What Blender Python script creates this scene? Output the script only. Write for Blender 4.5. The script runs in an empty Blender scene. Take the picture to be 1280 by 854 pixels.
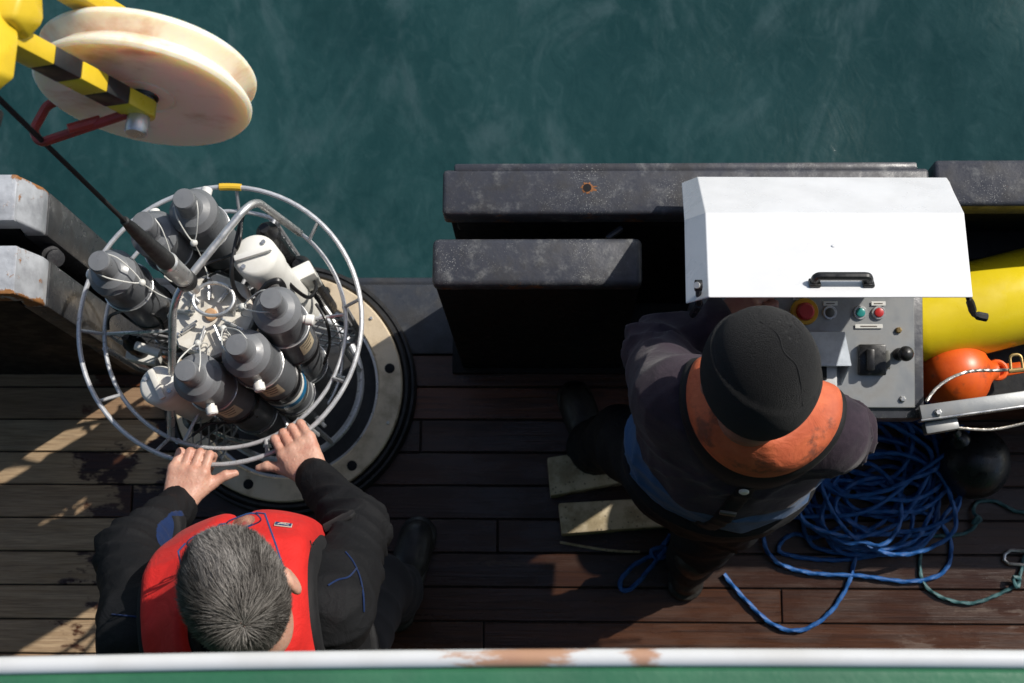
import bpy, bmesh, math, random
import numpy as np
from mathutils import Vector, Matrix
random.seed(7); rng = np.random.default_rng(7)
SC = bpy.context.scene
COL = SC.collection
PI = math.pi

# ------------------------------------------------------------------ camera
H = 4.0; F = 1778.0; CX, CY = 640.0, 427.0
NAD = (695.0, 800.0)                              # where the plumb line meets the picture
dn = Vector(((NAD[0]-CX)/F, -(NAD[1]-CY)/F, -1)).normalized()
Zc = -dn
Xc = Vector((1, 0, -dn.x/dn.z)); Xc.normalize()
Yc = Zc.cross(Xc)
Rwc = Matrix((Xc, Yc, Zc))                        # cam -> world
cam = bpy.data.cameras.new('camera'); camo = bpy.data.objects.new('camera', cam); COL.objects.link(camo)
camo.matrix_world = Matrix.Translation((0, 0, H)) @ Rwc.to_4x4()
cam.sensor_width = 36; cam.lens = F/1280*36; cam.clip_start = 0.05; cam.clip_end = 6000
cam.dof.use_dof = True; cam.dof.focus_distance = 2.75; cam.dof.aperture_fstop = 6.3
SC.camera = camo
def P(px, py, z):
    d = Rwc @ Vector(((px-CX)/F, -(py-CY)/F, -1))
    return Vector((0, 0, H)) + d*((z-H)/d.z)
# ------------------------------------------------------------------ light
SUN = Vector((0.90, 0.60, 1.0)).normalized()
w = bpy.data.worlds.new('World'); SC.world = w; w.use_nodes = True
nt = w.node_tree; bg = nt.nodes['Background']
sky = nt.nodes.new('ShaderNodeTexSky'); sky.sky_type = 'NISHITA'; sky.sun_disc = False
sky.sun_elevation = math.asin(SUN.z); sky.sun_rotation = math.atan2(SUN.x, SUN.y)
sky.air_density = 1.0; sky.dust_density = 1.5
nt.links.new(sky.outputs[0], bg.inputs[0]); bg.inputs[1].default_value = 0.11
sl = bpy.data.lights.new('sun', 'SUN'); sl.energy = 4.6; sl.angle = math.radians(0.6); sl.color = (1, .95, .87)
so = bpy.data.objects.new('sun', sl); COL.objects.link(so)
so.rotation_euler = (-SUN).to_track_quat('-Z', 'Y').to_euler(); so.location = (4, 3, 8)
vs = SC.view_settings; vs.view_transform = 'Standard'; vs.look = 'None'; vs.gamma = 1; vs.exposure = 0.0
vs.use_curve_mapping = False

# ------------------------------------------------------------------ materials
class NT:
    def __init__(s, name):
        s.m = bpy.data.materials.new(name); s.m.use_nodes = True
        s.t = s.m.node_tree; s.b = s.t.nodes['Principled BSDF']
        s.tc = s.t.nodes.new('ShaderNodeTexCoord').outputs['Object']
    def n(s, k, **kw):
        x = s.t.nodes.new(k)
        for a, v in kw.items(): setattr(x, a, v)
        return x
    def put(s, sock, v):
        if hasattr(v, 'links'): s.t.links.new(v, sock)
        else: sock.default_value = v
    def scale(s, v, vec=None):
        x = s.n('ShaderNodeMapping'); s.put(x.inputs[0], vec or s.tc); x.inputs['Scale'].default_value = v; return x.outputs[0]
    def noise(s, sc, det=4, rough=.55, vec=None, dist=0):
        x = s.n('ShaderNodeTexNoise'); s.put(x.inputs['Vector'], vec or s.tc)
        x.inputs['Scale'].default_value = sc; x.inputs['Detail'].default_value = det; x.inputs['Roughness'].default_value = rough
        x.inputs['Distortion'].default_value = dist; return x.outputs[0]
    def voro(s, sc, vec=None, feat='F1'):
        x = s.n('ShaderNodeTexVoronoi', feature=feat); s.put(x.inputs['Vector'], vec or s.tc); x.inputs['Scale'].default_value = sc; return x.outputs[0]
    def ramp(s, f, a, b, va=0., vb=1.):
        x = s.n('ShaderNodeMapRange', interpolation_type='SMOOTHSTEP'); s.put(x.inputs[0], f)
        for i, v in zip((1, 2, 3, 4), (a, b, va, vb)): x.inputs[i].default_value = v
        return x.outputs[0]
    def mix(s, f, a, b):
        x = s.n('ShaderNodeMix', data_type='RGBA'); s.put(x.inputs[0], f)
        for i, v in ((6, a), (7, b)):
            if hasattr(v, 'links'): s.t.links.new(v, x.inputs[i])
            else: x.inputs[i].default_value = (*v[:3], 1)
        return x.outputs[2]
    def math(s, op, a, b=0.):
        x = s.n('ShaderNodeMath', operation=op); s.put(x.inputs[0], a); s.put(x.inputs[1], b); return x.outputs[0]
    def xyz(s, vec=None):
        x = s.n('ShaderNodeSeparateXYZ'); s.put(x.inputs[0], vec or s.tc); return x.outputs
    def rnd(s):
        return s.n('ShaderNodeObjectInfo').outputs['Random']
    def bump(s, h, st=.3, d=.01):
        x = s.n('ShaderNodeBump'); s.put(x.inputs['Height'], h); x.inputs['Strength'].default_value = st; x.inputs['Distance'].default_value = d
        if s.b.inputs['Normal'].links: s.t.links.new(s.b.inputs['Normal'].links[0].from_socket, x.inputs['Normal'])
        s.t.links.new(x.outputs[0], s.b.inputs['Normal'])
    def set(s, base=None, rough=None, metal=None, **kw):
        for k, v in (('Base Color', base), ('Roughness', rough), ('Metallic', metal)):
            if v is None: continue
            if k == 'Base Color' and not hasattr(v, 'links'): v = (*v[:3], 1)
            s.put(s.b.inputs[k], v)
        for k, v in kw.items(): s.put(s.b.inputs[k.replace('_', ' ')], v)
        return s.m

def worn(name, base, dark=None, rough=.5, metal=0., nsc=12, amt=.5, bump=.15, bsc=60, spec=.5, **kw):
    """a plain surface with uneven tone and fine relief"""
    a = NT(name); dark = dark or tuple(c*.6 for c in base)
    f = a.ramp(a.noise(nsc, 6, .65), .35, .7)
    c = a.mix(a.math('MULTIPLY', f, amt), base, dark)
    r = a.ramp(a.noise(nsc*2.3, 5), .3, .7, max(.03, rough-.12), min(1, rough+.12))
    a.bump(a.noise(bsc, 4, .6), bump, .004)
    return a.set(c, r, metal, Specular_IOR_Level=spec, **kw)

def rusty(name, base, rough=.45, metal=0., salt=.0, rust=.62, dirt=(.02, .018, .016), spec=.5, bump=.25, edge=None):
    a = NT(name)
    n1 = a.noise(5, 8, .68); n2 = a.noise(16, 6, .6)
    c = a.mix(a.ramp(n2, .42, .72, 0, .6), base, dirt)
    if salt:
        sp = a.math('MAXIMUM', a.ramp(a.voro(260), .24, .10), a.ramp(a.voro(120), .16, .06)); ms = a.ramp(a.noise(7, 4), .48, .66)
        cl = a.ramp(a.noise(20, 9, .78), .50, .72)
        s_ = a.math('MAXIMUM', a.math('MULTIPLY', sp, ms), a.math('MULTIPLY', cl, .36))
        c = a.mix(a.math('MULTIPLY', s_, salt), c, (.36, .36, .34))
    rm = a.ramp(n1, rust, rust+.10)
    rc = a.mix(a.noise(40, 5), (.10, .035, .012), (.30, .12, .035))
    if edge is not None:
        yy = a.xyz(a.n('ShaderNodeNewGeometry').outputs['Position'])[1]; em = None
        for y0 in edge:
            e_ = a.ramp(a.math('ABSOLUTE', a.math('SUBTRACT', yy, y0)), .016, .0, 0, .16); em = e_ if em is None else a.math('MAXIMUM', em, e_)
        rm = a.math('MAXIMUM', rm, a.ramp(a.math('ADD', a.noise(14, 7, .7), em), .70, .76, 0, .8))
        a.bump(a.noise(4, 3), .35, .03)
    c = a.mix(rm, c, rc)
    a.bump(a.noise(45, 6, .65), bump, .004); a.bump(n1, bump*.6, .01)
    r = a.math('MAXIMUM', a.ramp(n2, .3, .7, rough-.1, rough+.18), a.math('MULTIPLY', rm, .85))
    return a.set(c, r, metal, Specular_IOR_Level=spec)

M = {}
M['black_paint'] = rusty('weathered black paint', (.044, .046, .056), .42, salt=1.0, rust=.665, edge=(P(700, 268, 1.0).y, P(680, 357, 1.0).y))
M['grey_steel'] = rusty('grey painted steel', (.23, .24, .26), .30, metal=.25, salt=.25, rust=.58, dirt=(.05, .05, .05))
M['margin'] = rusty('grey margin paint', (.03, .034, .042), .4, salt=.25, rust=.74)
M['black_inner'] = worn('black inner plating', (.006, .006, .007), rough=.6, spec=.25)
M['stainless'] = worn('stainless steel', (.64, .64, .63), (.46, .45, .43), .34, .75, 20, .4, .08)
M['galv'] = worn('galvanised tube', (.62, .63, .65), (.45, .45, .46), .36, .45, 30, .5, .12)
M['ring_steel'] = rusty('dirty plate steel', (.70, .57, .40), .38, .25, rust=.60, dirt=(.26, .19, .11))
M['rubber'] = worn('black rubber', (.012, .012, .013), (.03, .03, .03), .55, 0, 18, .6, .2)
M['black_plastic'] = worn('black plastic', (.010, .010, .011), (.025, .025, .025), .36, 0, 25, .5, .1)
M['grey_pvc'] = worn('grey bottle plastic', (.135, .142, .152), (.10, .105, .113), .40, 0, 9, .6, .12, 40)
M['grey_pvc2'] = worn('grey bottle cap plastic', (.165, .172, .182), (.12, .125, .13), .38, 0, 14, .6, .12, 40)
M['white_plastic'] = worn('white plastic', (.78, .77, .72), (.60, .57, .50), .4, 0, 12, .5, .08)
M['white_pylon'] = worn('scuffed white plastic', (.74, .71, .64), (.45, .40, .32), .4, 0, 22, .6, .1)
M['white_paint'] = worn('white gloss paint', (.74, .75, .765), (.62, .625, .63), .34, 0, 6, .55, .06)
M['tan'] = worn('tan plastic', (.55, .33, .18), (.35, .20, .10), .45)
M['sticker'] = worn('beige sticker', (.62, .52, .36), (.45, .36, .24), .5)
M['print'] = worn('faint print', (.12, .10, .08), rough=.6)
M['blue_tape'] = worn('blue band', (.02, .20, .42), rough=.4)
M['lanyard'] = worn('pale nylon line', (.62, .62, .58), (.4, .4, .38), .5)
M['yellow_tape'] = worn('yellow tape', (.72, .45, .03), rough=.5)
M['red_plastic'] = worn('red plug', (.55, .03, .02), rough=.4)
def mk_sheave():
    a = NT('stained cream nylon'); n = a.noise(9, 6, .6, vec=a.scale((1, 1, 2.0))); n2 = a.noise(30, 5, .7)
    c = a.mix(a.ramp(n, .50, .72, 0, .8), (.86, .78, .63), (.62, .40, .20))
    c = a.mix(a.ramp(n2, .66, .78, 0, .6), c, (.25, .14, .07))
    a.bump(n2, .08, .003)
    return a.set(c, a.ramp(n, .3, .7, .32, .5), 0., Subsurface_Weight=1.0, Subsurface_Radius=(1.0, .62, .34), Subsurface_Scale=.045)
M['sheave'] = mk_sheave()
M['yellow_paint'] = worn('yellow paint', (.72, .50, .025), (.50, .33, .02), .38, 0, 10, .5, .08)
M['stripe_black'] = worn('black stripe paint', (.012, .012, .013), (.03, .03, .03), .4)
M['red_paint'] = worn('chipped red paint', (.40, .035, .028), (.20, .03, .02), .42, 0, 30, .8, .2)
M['panel'] = rusty('brushed grey control panel', (.33, .34, .34), .38, .4, rust=.74, dirt=(.22, .21, .20), bump=.06)
M['lid_grey'] = worn('grey tin hood', (.52, .57, .63), (.34, .38, .43), .4, .1, 26, .7, .15)
M['gauge_white'] = worn('white display bezel', (.62, .62, .62), rough=.4)
M['btn_red'] = worn('red button', (.50, .03, .03), rough=.35); M['btn_teal'] = worn('teal button', (.03, .27, .25), rough=.35)
M['btn_grey'] = worn('grey button', (.10, .10, .09), rough=.4); M['btn_yellow'] = worn('yellow collar', (.62, .33, .01), rough=.4)
def emi(name, c, st):
    a = NT(name); return a.set(c, .4, 0., Emission_Color=(*c, 1), Emission_Strength=st)
M['lamp_green'] = emi('lit green lamp', (.03, .75, .25), .6)
M['label_white'] = worn('white label strip', (.70, .70, .67), (.55, .53, .48), .5)
M['float_yellow'] = worn('yellow float', (.78, .60, .015), (.62, .45, .012), .34, 0, 8, .5, .05)
def mk_orange():
    a = NT('scuffed orange buoy'); n = a.noise(11, 6, .7); m = a.ramp(a.noise(24, 4), .58, .68)
    c = a.mix(a.ramp(n, .4, .7), (.75, .115, .012), (.62, .08, .01)); c = a.mix(a.math('MULTIPLY', m, .55), c, (.22, .05, .02))
    a.bump(n, .1, .004); return a.set(c, .38, 0.)
M['orange'] = mk_orange()
M['wire'] = worn('galvanised wire', (.42, .40, .37), (.2, .19, .18), .4, .8, 80, .6, .3, 300)
M['brass'] = worn('brass shackle', (.50, .34, .14), rough=.35, metal=.9)
def mk_rope(name, c1, c2):
    a = NT(name); c = a.mix(a.ramp(a.noise(70, 4), .35, .7), c1, c2); a.bump(a.noise(400, 3), .35, .002); return a.set(c, .55, 0.)
M['rope_blue'] = mk_rope('blue polyprop rope', (.010, .080, .28), (.016, .115, .36))
M['rope_teal'] = mk_rope('faded teal cord', (.03, .09, .10), (.05, .14, .15))
def mk_chock():
    a = NT('flaking painted timber'); n = a.noise(14, 8, .7); g = a.noise(3, 6, .6, vec=a.scale((2, 30, 30)))
    c = a.mix(a.ramp(n, .38, .60), (.56, .47, .32), (.34, .27, .16)); c = a.mix(a.ramp(a.noise(6, 7, .7), .53, .62), c, (.13, .10, .055))
    c = a.mix(a.ramp(a.voro(60), .22, .10, 0, .7), c, (.04, .035, .03)); a.bump(n, .5, .006); a.bump(g, .2, .003); return a.set(c, .75, 0.)
M['chock'] = mk_chock()
M['rail_white'] = None
def mk_rail():
    a = NT('white rail paint with rust'); x = a.xyz()
    n = a.noise(5.5, 6, .7, vec=a.scale((.7, 2.5, 2.5))); n2 = a.noise(30, 6, .7, vec=a.scale((.5, 2, 2))); m = a.ramp(n, .66, .74)
    for x0, hw in ((P(640, 825, 2.4).x, .085), (P(805, 825, 2.4).x, .022)):
        m = a.math('MAXIMUM', m, a.ramp(a.math('ADD', a.math('MULTIPLY', a.math('ABSOLUTE', a.math('SUBTRACT', x[0], x0)), 1/hw), a.math('MULTIPLY', a.math('SUBTRACT', n2, .5), 5.0)), 1.0, .2, 0, .8))
    c = a.mix(a.ramp(a.noise(9, 5), .4, .7, 0, .45), (.62, .63, .63), (.48, .47, .44)); c = a.mix(m, c, a.mix(a.noise(40), (.32, .11, .03), (.45, .20, .06)))
    a.bump(n, .1, .004); return a.set(c, .4, 0.)
M['rail_white'] = mk_rail()
M['green_paint'] = worn('green deck paint', (.035, .15, .075), (.02, .09, .05), .5, 0, 5, .6, .2)
M['hull'] = rusty('dark hull paint', (.02, .028, .05), .45)
# wood of the deck: soaked dark boards, with dry bleached patches towards the left end of the deck
def mk_wood():
    a = NT('deck timber')
    obj = a.n('ShaderNodeNewGeometry').outputs['Position']
    r = a.rnd()
    off = a.n('ShaderNodeCombineXYZ'); a.put(off.inputs[2], a.math('MULTIPLY', r, 40)); 
    va = a.n('ShaderNodeVectorMath', operation='ADD'); a.put(va.inputs[0], obj); a.put(va.inputs[1], off.outputs[0]); v = va.outputs[0]
    g = a.noise(6, 7, .62, vec=a.scale((.6, 13, 1), v), dist=.6); g2 = a.noise(40, 4, .6, vec=a.scale((.35, 9, 1), v))
    tone = a.mix(r, (.034, .0145, .0085), (.105, .041, .019))
    tone = a.mix(a.math('GREATER_THAN', r, .72), tone, (.135, .046, .019))
    wet = a.mix(a.ramp(g, .35, .8), tone, (.021, .0105, .0075))
    wet = a.mix(a.ramp(g2, .45, .7, 0, .35), wet, (.045, .022, .014))
    dry = a.mix(a.ramp(g, .35, .7), (.52, .38, .235), (.36, .245, .14))
    dry = a.mix(a.ramp(g2, .45, .78, 0, .45), dry, (.15, .105, .07))
    dry = a.mix(a.ramp(r, .45, .95, 0, .5), dry, (.18, .085, .04))
    X = a.xyz(obj)
    edge = a.math('ADD', a.math('MULTIPLY', a.math('SUBTRACT', X[0], -1.19), -2.6), a.math('MULTIPLY', a.math('SUBTRACT', X[1], .25), .35))
    pat = a.noise(2.8, 7, .62, vec=a.scale((1, 1.6, .12), v)); pat2 = a.noise(16, 5, .6, vec=a.scale((1, 1.6, .1), v))
    f = a.math('ADD', a.math('ADD', edge, a.math('MULTIPLY', a.math('SUBTRACT', pat, .5), 3.6)), a.math('MULTIPLY', a.math('SUBTRACT', pat2, .5), .35))
    dm = a.math('MULTIPLY', a.ramp(a.math('ADD', f, a.math('MULTIPLY', a.math('SUBTRACT', g, .5), .5)), -.04, .10), a.ramp(g2, .25, .6, 1.0, .72))
    # salt-dried smears towards the right end
    sm = a.ramp(a.math('SUBTRACT', a.math('ADD', a.noise(3.1, 8, .68, vec=a.scale((.8, 2.6, .1), v)), a.math('MULTIPLY', X[0], .05)), a.math('MULTIPLY', X[1], .10)), .63, .68)
    wet = a.mix(a.math('MULTIPLY', sm, .55), wet, (.125, .085, .065))
    c = a.mix(dm, wet, dry)
    wn = a.noise(7, 4, .6, vec=a.scale((.7, 2, .2), v))
    rw = a.ramp(wn, .35, .65, .16, .42); ro = a.math('ADD', a.math('MULTIPLY', dm, .38), rw); ro = a.math('ADD', ro, a.math('MULTIPLY', sm, .25))
    a.bump(g2, .22, .003); a.bump(g, .25, .004)
    return a.set(c, ro, 0., Specular_IOR_Level=.4)
M['wood'] = mk_wood()
M['caulk'] = worn('black deck seam', (.010, .008, .007), rough=.7)
def mk_sea():
    a = NT('sea water')
    n0 = a.noise(.7, 4, .5, dist=.8); n1 = a.noise(1.0, 5, .55, vec=a.scale((1.5, .8, 1)), dist=2.8); n2 = a.noise(7, 5, .6, vec=a.scale((1.2, .8, 1)), dist=1.0)
    f = a.math('ADD', a.math('MULTIPLY', n0, .55), a.math('MULTIPLY', n1, .45))
    c = a.mix(a.ramp(f, .36, .62), (.0105, .0395, .0415), (.0185, .056, .058))
    n3 = a.noise(3.6, 4, .5, vec=a.scale((1.2, 1.0, 1)), dist=2.4); c = a.mix(a.ramp(n3, .36, .56, .5, 0), c, (.008, .036, .038))
    n4 = a.noise(8, 5, .55, vec=a.scale((1.3, .9, 1)), dist=2.0); c = a.mix(a.ramp(n4, .50, .72, 0, .26), c, (.036, .078, .083)); c = a.mix(a.ramp(n4, .44, .30, 0, .34), c, (.007, .030, .032))  # light and dark of the ripples painted into the water colour
    st = a.ramp(n1, .52, .72, 0, .52)  # pale streaks: sky reflection put into the colour
    c = a.mix(st, c, (.050, .088, .095))
    fo = a.math('MULTIPLY', a.ramp(a.noise(26, 7, .75, dist=.6), .68, .75), a.ramp(n1, .56, .62))
    c = a.mix(a.math('MULTIPLY', fo, .55), c, (.38, .46, .46))
    a.bump(n2, .17, .03); a.bump(a.noise(24, 5, .6), .10, .01)
    return a.set(c, .09, 0., IOR=1.33)
M['sea'] = mk_sea()
def cloth(name, base, alt=None, rough=.85, fine=900, fb=.3, sheen=.25, fold=.25, amt=.6):
    a = NT(name); alt = alt or tuple(c*.6 for c in base)
    c = a.mix(a.ramp(a.noise(14, 6, .65), .35, .7, 0, amt), base, alt)
    a.bump(a.noise(fine, 3, .6), fb, .0015); a.bump(a.noise(22, 5, .6, vec=a.scale((1, 1, .6)), dist=1.2), fold, .012)
    return a.set(c, rough, 0., Specular_IOR_Level=.25, Sheen_Weight=sheen*.3)
M['jacket_black'] = cloth('black softshell', (.0052, .0054, .0065), (.0085, .009, .0105), .78, sheen=0, fold=.4)
M['jacket_blue'] = cloth('blue softshell panel', (.006, .022, .085))
M['vest_red'] = cloth('red lifejacket cover', (.62, .022, .018), (.48, .015, .013), .6, 700, .15, .1, .35)
M['webbing'] = cloth('black webbing', (.008, .008, .009), (.015, .015, .016), .7, 500, .3, .1, .05)
M['trousers'] = cloth('dark work trousers', (.012, .013, .017), (.02, .021, .025), .8)
M['trousers2'] = cloth('black wet weather trousers', (.0065, .0082, .0105), (.012, .0135, .016), .72, 600, .15, 0, .4)
M['boot'] = worn('scuffed black boot leather', (.014, .013, .012), (.05, .045, .04), .5, 0, 30, .5, .3)
M['orange_cloth'] = None
def mk_ocloth():
    a = NT('faded orange lifejacket collar'); c = a.mix(a.ramp(a.noise(9, 6, .65), .35, .65), (.62, .145, .055), (.46, .09, .035))
    s = a.math('MULTIPLY', a.ramp(a.noise(13, 7, .7), .51, .64), .72); c = a.mix(s, c, (.085, .04, .03))
    a.bump(a.noise(800, 3), .2, .0015); a.bump(a.noise(18, 5, .6, dist=1), .4, .01); return a.set(c, .7, 0.)
M['orange_cloth'] = mk_ocloth()
def mk_fleece():
    a = NT('plum grey fleece with blue hem block'); X = a.xyz()
    base = a.mix(a.ramp(a.noise(14, 6, .65), .35, .7), (.040, .027, .038), (.024, .017, .025))
    base = a.mix(a.ramp(a.noise(60, 5, .7), .55, .75, 0, .35), base, (.075, .06, .07))
    h = a.math('ADD', X[2], a.math('MULTIPLY', X[0], .10))
    b = a.math('MULTIPLY', a.math('MULTIPLY', a.ramp(h, 1.272, 1.268), a.ramp(X[1], .50, .46)), a.ramp(X[0], .535, .525))
    c = a.mix(b, base, a.mix(a.noise(30, 4), (.018, .066, .165), (.026, .088, .21)))
    seam = a.math('MULTIPLY', a.ramp(a.math('ABSOLUTE', a.math('SUBTRACT', h, 1.27)), .0035, .001), a.ramp(X[1], .50, .46))
    c = a.mix(seam, c, (.012, .012, .02))
    a.bump(a.noise(900, 3, .6), .35, .0015); a.bump(a.noise(24, 5, .6, dist=1.2), .25, .012)
    return a.set(c, .9, 0., Specular_IOR_Level=.2, Sheen_Weight=.12)
M['fleece'] = mk_fleece()
def mk_knit():
    a = NT('black fleece hat cloth'); c = a.mix(a.noise(260, 5, .7), (.003, .003, .0035), (.016, .016, .016)); c = a.mix(a.ramp(a.voro(230), .13, .06, 0, .6), c, (.07, .07, .065))
    a.bump(a.noise(420, 4, .75), 1.0, .004); a.bump(a.noise(35, 4), .12, .008); return a.set(c, .95, 0., Specular_IOR_Level=.15, Sheen_Weight=.10)
M['knit'] = mk_knit()
def mk_skin(name, c1, c2):
    a = NT(name); c = a.mix(a.ramp(a.noise(28, 5, .6), .35, .7), c1, c2); c = a.mix(a.ramp(a.noise(120, 4, .6), .5, .75, 0, .35), c, (c2[0]*.8, c2[1]*.6, c2[2]*.6))
    a.bump(a.noise(180, 5, .65), .25, .002); a.bump(a.noise(50, 3), .15, .004)
    return a.set(c, .48, 0., Subsurface_Weight=.15, Subsurface_Radius=(.01, .004, .002), Subsurface_Scale=.5)
M['skin'] = mk_skin('fair ruddy skin', (.58, .34, .25), (.50, .24, .17))
M['skin_shade'] = mk_skin('ruddy skin with shade in its tone', (.34, .16, .12), (.26, .10, .08))  # darker skin: shade on the hand put into the colour
def mk_hair():
    a = NT('short grey hair'); i = a.n('ShaderNodeVertexColor'); i.layer_name = 'tone'
    c = a.mix(i.outputs[0], (.016, .013, .011), (.42, .39, .36)); return a.set(c, .5, 0., Specular_IOR_Level=.3)
M['hair'] = mk_hair()
M['scalp'] = worn('scalp under hair', (.05, .042, .036), rough=.7)
M['specs_blue'] = worn('blue spectacle frame', (.03, .07, .20), rough=.3)
def mk_glass():
    a = NT('clear lens'); return a.set((.9, .95, 1), .03, 0., Transmission_Weight=1.0, IOR=1.2)
M['lens'] = mk_glass()
M['patch'] = worn('navy patch', (.02, .05, .14), rough=.6); M['patch_edge'] = worn('cream patch thread', (.55, .50, .40), rough=.6)
M['white_bead'] = worn('white bead', (.80, .79, .75), rough=.35)

# ------------------------------------------------------------------ mesh building
class MB:
    def __init__(s): s.v = []; s.f = []; s.mi = []
    def add(s, vs, fs, mi=0):
        o = len(s.v); s.v.extend([tuple(v) for v in vs]); s.f.extend([tuple(i+o for i in f) for f in fs]); s.mi.extend([mi]*len(fs)); return s
    def box(s, c, size, R=None, bev=0., seg=2, mi=0):
        bm = bmesh.new(); bmesh.ops.create_cube(bm, size=1); 
        for v in bm.verts: v.co = Vector((v.co.x*size[0], v.co.y*size[1], v.co.z*size[2]))
        if bev: bmesh.ops.bevel(bm, geom=bm.edges[:], offset=bev, segments=seg, profile=.5, affect='EDGES')
        return s.frombm(bm, c, R, mi)
    def frombm(s, bm, c=(0, 0, 0), R=None, mi=0):
        bm.verts.index_update(); c = Vector(c)
        vs = [(R @ v.co if R else v.co)+c for v in bm.verts]; fs = [[v.index for v in f.verts] for f in bm.faces]
        bm.free(); return s.add(vs, fs, mi)
    def hull(s, pts, bev=0., seg=2, mi=0):
        bm = bmesh.new()
        for p in pts: bm.verts.new(p)
        r = bmesh.ops.convex_hull(bm, input=bm.verts[:])
        junk = [g for g in r['geom_interior'] if isinstance(g, bmesh.types.BMVert)]
        if junk: bmesh.ops.delete(bm, geom=junk, context='VERTS')
        bmesh.ops.dissolve_limit(bm, angle_limit=.03, verts=bm.verts[:], edges=bm.edges[:])
        if bev: bmesh.ops.bevel(bm, geom=bm.edges[:], offset=bev, segments=seg, profile=.5, affect='EDGES')
        return s.frombm(bm, mi=mi)
    def tube(s, pts, r, n=8, closed=False, caps=True, mi=0, lobes=0, twist=0., lobe_amp=.22):
        pts = [Vector(p) for p in pts]; m = len(pts); rs = r if isinstance(r, (list, tuple)) else [r]*m
        T = []
        for i in range(m):
            a = pts[(i-1) % m] if (closed or i) else pts[i]; b = pts[(i+1) % m] if (closed or i < m-1) else pts[i]
            t = (b-a); T.append(t.normalized() if t.length > 1e-9 else Vector((0, 0, 1)))
        up = Vector((0, 0, 1)) if abs(T[0].z) < .9 else Vector((1, 0, 0))
        N = (up - T[0]*up.dot(T[0])).normalized(); vs = []; L = 0
        for i in range(m):
            if i:
                N = (N - T[i]*N.dot(T[i])); N = N.normalized() if N.length > 1e-6 else T[i].orthogonal().normalized(); L += (pts[i]-pts[i-1]).length
            B = T[i].cross(N)
            for k in range(n):
                a = 2*PI*k/n; q = rs[i]
                if lobes: q *= 1+lobe_amp*math.cos(lobes*(a - twist*L))
                vs.append(pts[i]+(N*math.cos(a)+B*math.sin(a))*q)
        fs = []
        for i in range(m if closed else m-1):
            j = (i+1) % m
            for k in range(n):
                l = (k+1) % n; fs.append((i*n+k, i*n+l, j*n+l, j*n+k))
        if caps and not closed: fs.append(tuple(range(n))[::-1]); fs.append(tuple((m-1)*n+k for k in range(n)))
        return s.add(vs, fs, mi)
    def lathe(s, prof, n=32, c=(0, 0, 0), R=None, mi=0):
        """profile (radius, height) pairs round local z"""
        c = Vector(c); vs = []; m = len(prof)
        for (r, z) in prof:
            for k in range(n):
                a = 2*PI*k/n; p = Vector((max(r, 1e-5)*math.cos(a), max(r, 1e-5)*math.sin(a), z)); vs.append((R @ p if R else p)+c)
        fs = []
        for i in range(m-1):
            for k in range(n):
                l = (k+1) % n; fs.append((i*n+k, i*n+l, (i+1)*n+l, (i+1)*n+k))
        return s.add(vs, fs, mi)
    def sphere(s, c, r, n=12, mi=0, R=None):
        r = r if hasattr(r, '__len__') else (r, r, r); m = n//2+1; c = Vector(c); vs = []; fs = []
        for i in range(m+1):
            t = PI*i/m
            for k in range(n):
                a = 2*PI*k/n; p = Vector((math.sin(t)*math.cos(a)*r[0], math.sin(t)*math.sin(a)*r[1], -math.cos(t)*r[2])); vs.append((R @ p if R else p)+c)
        for i in range(m):
            for k in range(n):
                l = (k+1) % n; fs.append((i*n+k, i*n+l, (i+1)*n+l, (i+1)*n+k))
        return s.add(vs, fs, mi)
    def build(s, name, mat, parent=None, smooth=True, origin=None, sharp=35):
        me = bpy.data.meshes.new(name); o0 = Vector(origin) if origin is not None else None
        vs = s.v if o0 is None else [tuple(Vector(v)-o0) for v in s.v]
        me.from_pydata(vs, [], s.f); me.validate(); me.update()
        for m_ in (mat if isinstance(mat, (list, tuple)) else [mat]): me.materials.append(M[m_] if isinstance(m_, str) else m_)
        if any(s.mi) and len(me.polygons) == len(s.mi): me.polygons.foreach_set('material_index', s.mi)
        if smooth:
            me.polygons.foreach_set('use_smooth', [True]*len(me.polygons))
            try: me.set_sharp_from_angle(angle=math.radians(sharp))
            except Exception: pass
        o = bpy.data.objects.new(name, me); COL.objects.link(o)
        if o0 is not None: o.location = o0
        if parent is not None:
            o.parent = parent
            if parent.matrix_world.translation.length or parent.location.length:
                o.matrix_parent_inverse = Matrix.Translation(-wloc(parent)) @ Matrix.Identity(4)
        return o
def wloc(o):
    l = o.location.copy(); p = o.parent
    if p is not None:
        l = (Matrix.Translation(wloc(p)) @ o.matrix_parent_inverse @ Matrix.Translation(l)).translation
    return l
def tag(o, label, cat, group=None, kind=None):
    if label: o['label'] = label
    if cat: o['category'] = cat
    if group: o['group'] = group
    if kind: o['kind'] = kind
    return o
def empty(name, loc, label=None, cat=None, group=None):
    o = bpy.data.objects.new(name, None); o.empty_display_size = .1; COL.objects.link(o); o.location = loc
    return tag(o, label, cat, group)
def struct(o): o['kind'] = 'structure'; return o
def frame(z, x=None):
    """rotation matrix whose local z is the given direction"""
    z = Vector(z).normalized(); x = Vector(x) if x is not None else (Vector((1, 0, 0)) if abs(z.x) < .9 else Vector((0, 1, 0)))
    x = (x - z*x.dot(z)).normalized(); y = z.cross(x); return Matrix((x, y, z)).transposed()
def spline(pts, n=12, closed=False):
    pts = [Vector(p) for p in pts]; m = len(pts); out = []
    for i in range(m if closed else m-1):
        g = (lambda k: pts[k % m]) if closed else (lambda k: pts[min(max(k, 0), m-1)])
        a, b, c, d = g(i-1), g(i), g(i+1), g(i+2)
        for k in range(n):
            t = k/n; out.append(.5*((2*b)+(c-a)*t+(2*a-5*b+4*c-d)*t*t+(3*b-a-3*c+d)*t**3))
    if not closed: out.append(pts[-1])
    return out
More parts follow.
